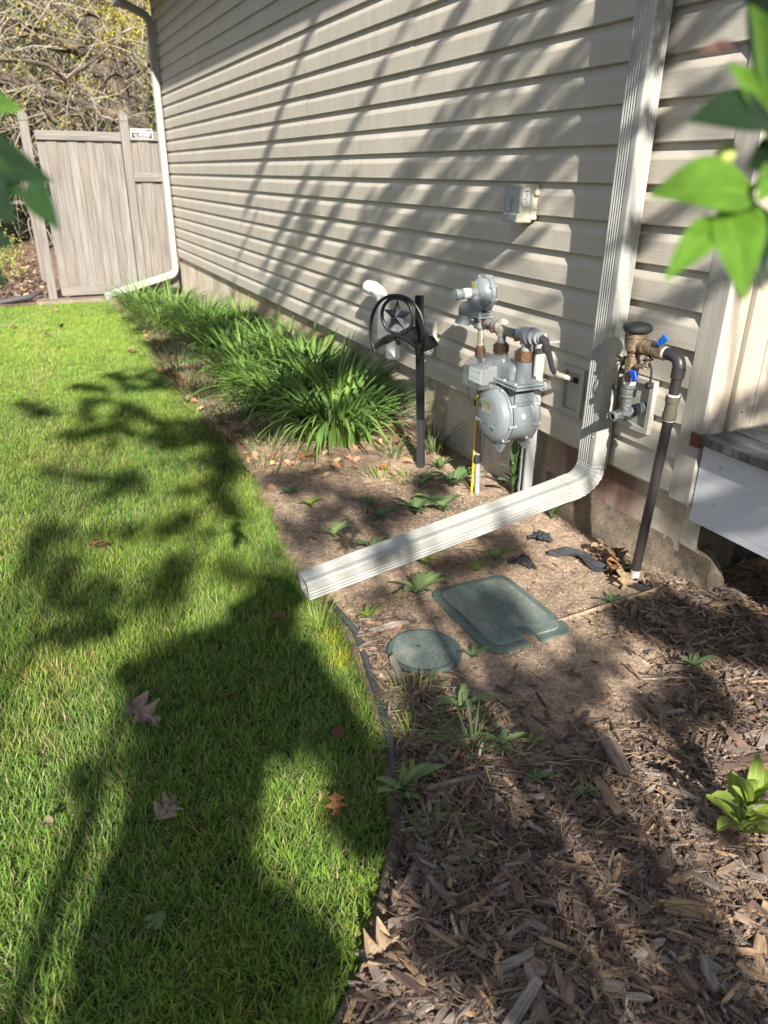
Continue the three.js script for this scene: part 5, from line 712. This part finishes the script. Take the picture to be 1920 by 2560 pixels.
// ---------------------------------------------------------------- trees
function branchTree(o, seed, base, top, r0, { limbs = 7, twigs = 60, twigLen = 1.2, limbLen = 2.5, spread = 1, limbFrom = 0.35, twigMat = M.twig, extra = [] } = {}) {
  const r = RNG(seed), pts = [], rad = []; for (let i = 0; i <= 10; i++) { const t = i / 10; pts.push(base.clone().lerp(top, t).add(V((nz(t * 4, seed) - 0.5) * 0.35, 0, (nz(t * 4, seed + 9) - 0.5) * 0.35))); rad.push(r0 * (1 - 0.75 * t) * (i ? 1 : 1.35)); }
  part(o, 'trunk', taperTube(pts, rad, 12), M.bark);
  const tips = [], limbG = [];
  const limb = (p, d, L, rr, sag) => { const q = [], rs = []; for (let i = 0; i <= 7; i++) { const t = i / 7; q.push(p.clone().addScaledVector(d, L * t).add(V(0.25 * L * (nz(t * 3, L * 99 + seed) - 0.5) * t, sag * t * t * L + 0.2 * L * (nz(t * 3, L * 77 + seed) - 0.5) * t, 0.25 * L * (nz(t * 3, L * 55 + seed) - 0.5) * t))); rs.push(rr * (1 - 0.85 * t)); } limbG.push(taperTube(q, rs, 7)); for (let i = 2; i <= 7; i++) tips.push([q[i], d]); return q; };
  for (let i = 0; i < limbs; i++) { const t = lerp(limbFrom, 1, i / limbs), k = Math.floor(t * 10), a = r() * 6.28, d = V(Math.cos(a) * spread, 0.25 + 0.5 * r(), Math.sin(a) * spread).normalize(), q = limb(pts[k], d, limbLen * (0.6 + 0.6 * r()), rad[k] * 0.5, 0.1 * (r() - 0.7)); for (let s = 0; s < 3; s++) { const d2 = d.clone().add(V(r() - 0.5, r() - 0.4, r() - 0.5).multiplyScalar(1.4)).normalize(); limb(q[3 + s], d2, limbLen * 0.5 * (0.5 + r()), rad[k] * 0.2, 0.05); } }
  for (const [p, d, L, rr] of extra) { const q = limb(p, d.normalize(), L, rr, -0.02); for (let s = 0; s < 5; s++) limb(q[2 + s], d.clone().add(V(r() - 0.5, r() - 0.5, r() - 0.5).multiplyScalar(1.5)).normalize(), L * 0.4 * (0.5 + r()), rr * 0.3, 0); }
  part(o, 'limb', limbG, M.bark);
  if (twigs) { const tg = []; for (let i = 0; i < twigs; i++) { const [p, d] = tips[Math.floor(r() * tips.length)], e = d.clone().add(V(r() - 0.5, r() - 0.5, r() - 0.5).multiplyScalar(2.2)).normalize(), L = twigLen * (0.4 + r()), q = []; for (let k = 0; k <= 4; k++) q.push(p.clone().addScaledVector(e, (L * k) / 4).add(V(0.2 * L * (nz(k * 0.7, i) - 0.5), 0.2 * L * (nz(k * 0.7, i + 50) - 0.5) - 0.04 * k * k * L * r() * 0.4, 0.2 * L * (nz(k * 0.7, i + 99) - 0.5)))); tg.push(taperTube(q, [0.008, 0.0065, 0.005, 0.0035, 0.002], 4)); tips.push([q[2], e], [q[4], e]); } part(o, 'twigs', tg, twigMat, { kind: 'stuff' }); }
  return tips;
}
const clusterGeo = (seed, n, R, L, w) => { const r = RNG(seed), l = []; for (let i = 0; i < n; i++) { const g = leafGeo(L * (0.7 + 0.6 * r()), ovate(w), { nl: 3, nw: 1, bend: 0.5, fold: 0.2 }); g.rotateX((r() - 0.5) * 2.4).rotateY(r() * 6.28).translate((r() - 0.5) * 2 * R, (r() - 0.5) * 2 * R, (r() - 0.5) * 2 * R); l.push(g); } return merge(l); };
function crown(o, name, geo, m, spots, seed, s0, s1) { const r = RNG(seed), im = shade(new THREE.InstancedMesh(geo, m, spots.length)), d = new THREE.Object3D(); im.name = numbered(name); im.userData.kind = 'stuff'; spots.forEach((p, i) => { d.position.copy(p).sub(o.position); d.rotation.set(r() * 6.28, r() * 6.28, r() * 6.28); d.scale.setScalar(lerp(s0, s1, r())); d.updateMatrix(); im.setMatrixAt(i, d.matrix); const b = 0.7 + 0.6 * r(); im.setColorAt(i, lin(b * (0.9 + 0.25 * r()), b, b)); }); o.add(im); return im; }
{
  const small = clusterGeo(1, 9, 0.13, 0.07, 0.017), tiny = clusterGeo(2, 8, 0.1, 0.045, 0.011), needle = clusterGeo(3, 26, 0.16, 0.13, 0.0055), r = RNG(606);
  // beyond the gate
  const A = thing('oak_tree', 'big leaning oak with bare twigs just beyond the fence, behind the sign', 'tree', [1.0, -0.2, -17.5]);
  let t = branchTree(A, 11, V(1.05, -0.3, -17), V(-0.55, 6.3, -17.6), 0.3, { limbs: 8, twigs: 420, twigLen: 1.1, limbLen: 2.6, limbFrom: 0.25, extra: [[V(0.85, 2.2, -17), V(-1, 0.28, 0.15), 3.4, 0.1], [V(0.35, 3.4, -17.2), V(-1, 0.12, 0.3), 3.6, 0.08], [V(0.2, 4.1, -17.3), V(-1, 0.35, 0.2), 4, 0.08], [V(0.1, 4.4, -17.3), V(1, 0.15, 0.3), 2.6, 0.07]] });
  crown(A, 'leaf_tufts', tiny, M.springLeaf, t.filter(() => r() < 0.5).map(([p]) => p.clone().add(V(r() - 0.5, r() - 0.5, r() - 0.5).multiplyScalar(0.3))), 5, 0.6, 1.4);
  crown(A, 'leaf_tufts', small, M.springLeaf, Array.from({ length: 260 }, () => { const a = r() * 6.28, q = Math.cbrt(r()), b = (r() - 0.5) * 2 * q; return V(0.75 + Math.cos(a) * 0.75 * q, 4.15 + b * 0.75, -16.4 + Math.sin(a) * 0.5 * q); }), 9, 0.5, 1.0);
  const B = thing('oak_tree', 'paler leaning trunk in the middle of the view above the gate', 'tree', [-0.1, -0.2, -20]);
  t = branchTree(B, 12, V(0.35, -0.3, -19), V(-1.35, 6.4, -19.4), 0.2, { limbs: 8, twigs: 380, twigLen: 1.2, limbLen: 2.4, limbFrom: 0.2 });
  crown(B, 'leaf_tufts', tiny, M.springLeaf, t.filter(() => r() < 0.5).map(([p]) => p.clone().add(V(r() - 0.5, r() - 0.5, r() - 0.5).multiplyScalar(0.3))), 6, 0.6, 1.3);
  const C = thing('oak_tree', 'mossy tree left of the gate whose heavy bough reaches in over the post', 'tree', [-3.4, -0.2, -15.5]);
  t = branchTree(C, 13, V(-3.4, -0.3, -15.5), V(-3.2, 6, -15.8), 0.24, { limbs: 7, twigs: 420, twigLen: 1.0, limbLen: 2.4, limbFrom: 0.35, extra: [[V(-3.3, 3.4, -15.6), V(1, -0.2, 0.1), 3.2, 0.085], [V(-3.25, 3.9, -15.6), V(1, 0.05, 0), 3.6, 0.07]] });
  crown(C, 'leaf_tufts', tiny, M.springLeaf, t.filter(() => r() < 0.5).map(([p]) => p.clone().add(V(r() - 0.5, r() - 0.5, r() - 0.5).multiplyScalar(0.3))), 7, 0.6, 1.3);
  const D = thing('maple_tree', 'maple in fresh lime green leaf showing beside the far downspout top', 'tree', [2.2, -0.2, -21]);
  t = branchTree(D, 14, V(2.4, -0.3, -21), V(2.0, 6.5, -21), 0.15, { limbs: 9, twigs: 200, twigLen: 1.0, limbLen: 2.0, limbFrom: 0.4 });
  crown(D, 'crown', small, M.hedgeLeaf, Array.from({ length: 1500 }, () => { const a = r() * 6.28, q = Math.cbrt(r()); return V(1.7 + Math.cos(a) * 1.9 * q, 5.6 + (r() - 0.5) * 3.0 * q, -21 + Math.sin(a) * 1.6 * q); }), 8, 0.7, 1.5);
  const thinTrunk = (label, x, z, lean, h, rr, seed) => { const o = thing('young_tree', label, 'tree', [x, -0.2, z]); const tt = branchTree(o, seed, V(x, -0.3, z), V(x + lean, h, z), rr, { limbs: 6, twigs: 160, twigLen: 0.9, limbLen: 1.6, limbFrom: 0.3 }); crown(o, 'leaf_tufts', tiny, r() < 0.5 ? M.springLeaf : M.hedgeLeaf, tt.filter(() => r() < 0.5).map(([p]) => p), seed, 0.6, 1.2); };
  thinTrunk('thin upright trunk between the two leaning oaks', 0.75, -18.2, 0.15, 5.2, 0.07, 21); thinTrunk('slim trunk behind the middle of the gate', 0.2, -23, -0.8, 6.5, 0.09, 22); thinTrunk('slim leaning trunk behind the left gate post', -1.3, -18, -0.6, 5.5, 0.07, 23); thinTrunk('dark young trunk far behind the left part of the gate', -0.6, -25, 0.3, 7, 0.1, 24); thinTrunk('young trunk beyond the leaning oak on the house side', 2.8, -24, 0.4, 7, 0.1, 25);
  const E = (label, x, z, h, w, n, seed) => { const o = thing('evergreen_tree', label, 'tree', [x, -0.2, z]), q = RNG(seed); part(o, 'trunk', taperTube([V(x, -0.3, z), V(x + 0.05, h * 0.5, z), V(x, h, z)], [0.14, 0.09, 0.02], 8), M.bark); crown(o, 'crown', needle, M.evergreen, Array.from({ length: n }, () => { const y = Math.pow(q(), 0.8) * h, rr = w * (1 - (y / h) * 0.75) * Math.sqrt(0.15 + 0.85 * q()), a = q() * 6.28; return V(x + Math.cos(a) * rr, y, z + Math.sin(a) * rr * 0.8); }), seed, 0.9, 2.2); };
  E('dark evergreen behind the left half of the gate', -1.0, -22.5, 5.6, 1.7, 1500, 31); E('dark evergreen behind the right gate post and sign', 2.3, -19.5, 4.2, 1.3, 1200, 32); E('tall evergreen far behind between the oaks', 0.6, -27, 7.5, 2.0, 1500, 33); E('shaded evergreen at the far left behind the fence', -3.2, -21, 5.2, 1.8, 1400, 34);
  const wood = new THREE.Group(); wood.name = 'woodland'; wood.userData = { kind: 'stuff', label: 'far tangle of woodland brush closing the view' }; scene.add(wood);
  crown(wood, 'brush', small, M.hedgeLeaf, Array.from({ length: 7000 }, () => V(lerp(-7, 9, r()), Math.pow(r(), 1.0) * 9.5, -30 - 5 * r())), 41, 1.2, 3.2); crown(wood, 'brush', needle, M.evergreen, Array.from({ length: 5200 }, () => V(lerp(-8, 10, r()), Math.pow(r(), 1.2) * 8, -31 - 6 * r())), 42, 1.5, 3.4);
  const st = []; for (let i = 0; i < 40; i++) { const x = lerp(-6, 8, r()), z = -26 - 8 * r(), l = (r() - 0.5) * 1.5; st.push(taperTube([V(x, -0.4, z), V(x + l * 0.4, 4, z), V(x + l, 9, z)], [0.12, 0.09, 0.05], 6)); } part(wood, 'stems', st, M.bark);
  const tw = []; for (let i = 0; i < 1500; i++) { const p = V(lerp(-3, 4, r()), 0.5 + 5.5 * r(), -17 - 7 * r()), e = V(r() - 0.6, r() - 0.45, (r() - 0.5) * 0.6).normalize(), L = 0.5 + 0.9 * r(); tw.push(taperTube([p, p.clone().addScaledVector(e, L * 0.5).add(V(0, 0.08 * (r() - 0.5), 0)), p.clone().addScaledVector(e, L)], [0.009, 0.006, 0.003], 4)); } part(wood, 'twigs', tw, M.twig);
  const brushUnder = thing('undergrowth', 'yellow green low plants growing in the brown bed beyond the fence', 'undergrowth', [-2.4, -0.2, -15]); brushUnder.userData.kind = 'stuff'; crown(brushUnder, 'foliage', tiny, M.hedgeLeaf, Array.from({ length: 900 }, () => V(lerp(-4.2, -2.05, r()), -0.15 + 0.5 * r() * r(), lerp(-19, -12.8, r()))), 43, 0.8, 1.8);
  const fb = struct('mulch_strip'); part(fb, 'soil', new THREE.PlaneGeometry(9, 24, 40, 60).rotateX(-Math.PI / 2).translate(-1, -0.155, -22.6), mat('dark mulch', 0.5, 0.4, 0.36, 1, { map: rep(soilT, 0.9, 0.9) }));
  const lf = leafGeo(0.07, ovate(0.02), { nl: 6, nw: 1, bend: 0.8, curl: 0.4 }), im = shade(new THREE.InstancedMesh(lf, mat('litter', 1, 1, 1, 0.9), 2600)), d = new THREE.Object3D(); im.name = 'leaf_litter_001'; im.userData.kind = 'stuff'; for (let i = 0; i < 2600; i++) { d.position.set(lerp(-3.4, -1.6, r()), -0.145 + 0.02 * r(), lerp(-18, -10.8, Math.pow(r(), 0.6))); d.rotation.set(r() - 0.5, 6 * r(), r() - 0.5); d.scale.setScalar(0.5 + 0.8 * r()); d.updateMatrix(); im.setMatrixAt(i, d.matrix); const b = 0.5 + r(), k = r() < 0.2; im.setColorAt(i, k ? lin(0.38 * b, 0.24 * b, 0.12 * b) : lin(0.14 * b, 0.09 * b, 0.07 * b)); } fb.add(im);
}
// unseen trees and shrubs behind the viewpoint, placed and shaped to cast the dappled shade
{
  // ground to be shaded (#) or left sunlit (.): rows of 5 cm from z = -6 towards the viewpoint, columns of 5 cm from x = -2.4, leaf clusters are set along the sun rays from these cells
  const SHADE_PLAN = ['.....................##............................',
    '..................######...........................',
    '.................########..........................',
    '.................########..........................',
    '.................#########.........................',
    '.................##########........................',
    '.................##########........................',
    '............###.###########........................',
    '............###############........................',
    '............###############........................',
    '............###############........................',
    '.............##############........................',
    '.....#........#############........................',
    '.....##........############........................',
    '.....###........##..#######........................',
    '.....###.....##......######........................',
    '.....###.....####.....#####........................',
    '......###....####..................................',
    '......###....#####.................................',
    '......###....######................................',
    '......####...######................................',
    '......####..########...............................',
    '.......###..########...............................',
    '.......##...########...............................',
    '........#...########...............................',
    '.........###########...............................',
    '......###############..............................',
    '......###############..............................',
    '......###############..............................',
    '.......##############.....#........................',
    '........################..#........................',
    '........#################.##.......................',
    '.........###################.......................',
    '.............##############........................',
    '..............###.#########........................',
    '..............##..#########........................',
    '.............##...#########........................',
    '.............##...#########........................',
    '.............##...#########........................',
    '.............#.....########........................',
    '.....###.....#.....########........................',
    '......##.....#........#####........................',
    '......###..............####........................',
    '.......###...#.........###.........................',
    '........####..#..#########.........................',
    '.........####.##.#########.........................',
    '..........######.....#####.........................',
    '...........#####.......###.........................',
    '...........#####.......###.........................',
    '............####......####.........................',
    '...........##.##......###..........................',
    '...........##.##.....####..........................',
    '.....##...###..#.#######...........................',
    '.....##..###...#########...........................',
    '.....##..#.....##....###...........................',
    '.....##........##....###....##.....................',
    '.....##........###...###....###....................',
    '.....####......###...##.....####...........#.......',
    '.....######...#####..##....######.........##.......',
    '.....##############..##....######........###.......',
    '.....###..##########.##....######.......###........',
    '....####...#.#######.##....#######......###........',
    '....####......######.##.....########...####........',
    '....#######...######.#....#.####.####..###.........',
    '....#######...###.####...###.##..####..##..........',
    '.....#####....###..#.#...#####..#########..........',
    '......####....###....##..############..............',
    '......#####..####...###..##########................',
    '......#####..####.#####..###.#####.................',
    '......######.####.#########..####..................',
    '......#########.###########..###...................',
    '......##########..########...###...................',
    '......##########....#####....###........#..........',
    '.....#######.......##.##.....##........####........',
    '.....######.......#####................####........',
    '.....#............#####..........####..####........',
    '..................#####..........#####.###.........',
    '...#..............#####.....#....#########.........',
    '....##......#########......##....###.##............',
    '.....###...##########......#.......................',
    '.......############.#...........##.................',
    '....#....##########.#...........####...............',
    '....#.....###########..........#####...............',
    '....#.....###########..........#####...............',
    '....#.....###########..........#####...............',
    '....#..#..###########..........####................',
    '.......#..###########..........####.......###......',
    '......##.############....#......##.......######....',
    '.....##..#############...#...............######....',
    '.....##..#############..##....##.....#...#######...',
    '.........############...##....##.....###..#######..',
    '........#############...##...####.#######.########.',
    '........#############...##...#############.########',
    '.......#########.########....####.########..#######',
    '...#...########..########....####...######...######',
    '...#...########.########.....###....######.....##..',
    '......########..#########...####....#####..........',
    '......########..#########...####.....####..........',
    '......########..##########..###....................',
    '.....##########...###.####.###.....................',
    '.....##########...############...##................',
    '.....##########...############...##................',
    '.......########..############....##................',
    '.........######...###########....#.................',
    '...........###.##############......................',
    '..............#####.#########......................',
    '................##..##########.....................',
    '....................###########....................',
    '....................##..########...................',
    '.......................#########...................',
    '........................######.....................'];
  const GAPS = [[-1.57, -0.83, -1.49, -0.55, 0.06], [-1.13, -0.9, -1.24, -0.5, 0.055], [-1.12, -1.08, -1.08, -0.88, 0.055], [-0.9, -0.66, -0.95, -0.5, 0.05], [-1.59, -1.38, -1.69, -1.18, 0.065], [-1.66, -1.1, -1.57, -0.98, 0.07], [-0.72, -1.12, -0.62, -0.85, 0.07], [-0.4, -1.4, -0.6, -1.3, 0.06]];  // openings kept so that sunlit streaks reach the ground
  const gap = (u, v) => GAPS.some(([a, b, c, d, w]) => { const t = clamp(((u - a) * (c - a) + (v - b) * (d - b)) / ((c - a) ** 2 + (d - b) ** 2)); return Math.hypot(u - lerp(a, c, t), v - lerp(b, d, t)) < w + 0.03; });
  const cover = (u, v) => {
    if (gap(u, v)) return 0;
    if (Math.hypot((u + 0.93) / 0.1, (v + 2.6) / 0.2) < 1) return 0;
    if (u > 0.12 || (u > -1.1 && v < -3.3)) {
      const k = u > 0.12 ? 1 : 0.9;
      return 0.505 + k * (nz(v * 7.5, u * 1.1, 65) - 0.5) + 0.9 * k * (nz(v * 15, u * 2, 67) - 0.5) + 0.15 * (nz3(u * 1.6, v * 0.7, 69) - 0.5) - 0.5 * smooth(-6.2, -9, v) - (u < 0.12 ? 0.06 : 0) - 0.16 * smooth(-0.62, -0.5, u + 0.2986 * v) * (u > 0.12 ? 1 : 0);
    }
    const i = Math.round((u + 2.4) / 0.05), k = Math.round((v + 6) / 0.05);
    if (k < 0) return 0;
    if (i < 0 || k >= SHADE_PLAN.length || i > 50) return 0.44 + 1.4 * (nz3(u * 4 + 5, v * 3, 61) - 0.5);
    const d = (a, b) => (SHADE_PLAN[clamp(k + a, 0, SHADE_PLAN.length - 1)][clamp(i + b, 0, 50)] === '#' ? 1 : 0); if (v < -2.3 && nz(u * 13, v * 8, 88) > 0.66) return 0; if (u > -1.22) return d(0, 0); return d(0, 0) && d(-1, 0) + d(1, 0) + d(0, -1) + d(0, 1) > 2 ? 1 : 0;
  };
  const r = RNG(707), near = [], nearB = [], high = [[], [], []];
  for (let v = -9; v < 0.1; v += 0.05) for (let u = -2.9; u < 1.12; u += 0.05) {
    const c = cover(u, v), x = u + 0.03 * (r() - 0.5), y = v + 0.03 * (r() - 0.5); if (c < 0.5) continue; const isNear = (y > -2.3 && x < -1.25) || y > -1.5, layers = u > 0.12 ? 2 : isNear ? 4 : 3;
    for (let k = 0; k < layers; k++) { if ((u > 0.12 && r() < 0.35) || (u < 0.12 && !isNear && r() < (u < -1.2 ? 0.4 : 0.18))) continue; let h = isNear ? 1.75 + 0.8 * nz(x * 3, y * 3, 71) + 0.35 * k + 0.3 * r() : (u < -1.1 ? 3.8 : u > 0.12 ? 2.5 : 3.4) + 1.4 * nz3(x * 1.1, y * 0.9, 73) + 0.5 * k + 0.4 * r(); h = Math.max(h, (0.35 - y) / 1.594); const p = V(x - 0.4757 * h, h, y + 1.5942 * h); (isNear ? (u < -1.25 ? near : nearB) : high[u < -1.2 ? 0 : u < 0.15 ? 1 : 2]).push(p); }
  }
  const cl = clusterGeo(51, 13, 0.02, 0.034, 0.011), dummyTips = (spots, n) => Array.from({ length: n }, () => spots[Math.floor(r() * spots.length)]);
  const caster = (label, name, cat, base, fork, rr, spots, m) => { const o = thing(name, label, cat, [base.x, 0, base.z]); part(o, 'trunk', taperTube([base, base.clone().lerp(fork, 0.5).add(V(0.05, 0, 0.06)), fork], [rr, rr * 0.8, rr * 0.6], 10), M.bark); const l = []; for (const p of dummyTips(spots, 8)) { const mid = fork.clone().lerp(p, 0.5).add(V(0, 0.25, 0)); l.push(taperTube([fork, mid, p], [rr * 0.2, rr * 0.1, rr * 0.03], 6)); } part(o, 'limb', l, M.bark); crown(o, 'crown', cl, m, spots, 81, 0.9, 1.25); };
  caster('unseen leafy shrub right behind the viewpoint, shaped to shade the near lawn', 'unseen_shrub', 'shrub', V(-2.9, 0, 2.4), V(-2.8, 0.9, 2.3), 0.05, near, M.crown);
  caster('unseen leafy shrub behind the viewpoint by the house, shaped to shade the mulch', 'unseen_shrub', 'shrub', V(-1.7, 0, 3.4), V(-1.7, 1.0, 3.2), 0.04, nearB, M.crown);
  caster('unseen tree across the lawn behind the viewpoint, crown shaped to shade the lawn', 'unseen_shade_tree', 'tree', V(-4.6, 0, 5.5), V(-4.3, 2.6, 5.2), 0.16, high[0], M.crown);
  caster('unseen tree behind the viewpoint, crown shaped to dapple the garden bed', 'unseen_shade_tree', 'tree', V(-3.0, 0, 6.6), V(-3.0, 2.7, 6.2), 0.14, high[1], M.crown);
  caster('unseen tree beside the house corner behind the viewpoint, crown shaped to streak the siding with shade', 'unseen_shade_tree', 'tree', V(-1.6, 0, 5.8), V(-1.7, 2.6, 5.4), 0.1, high[2], M.crown);
}
renderer.render(scene, camera);
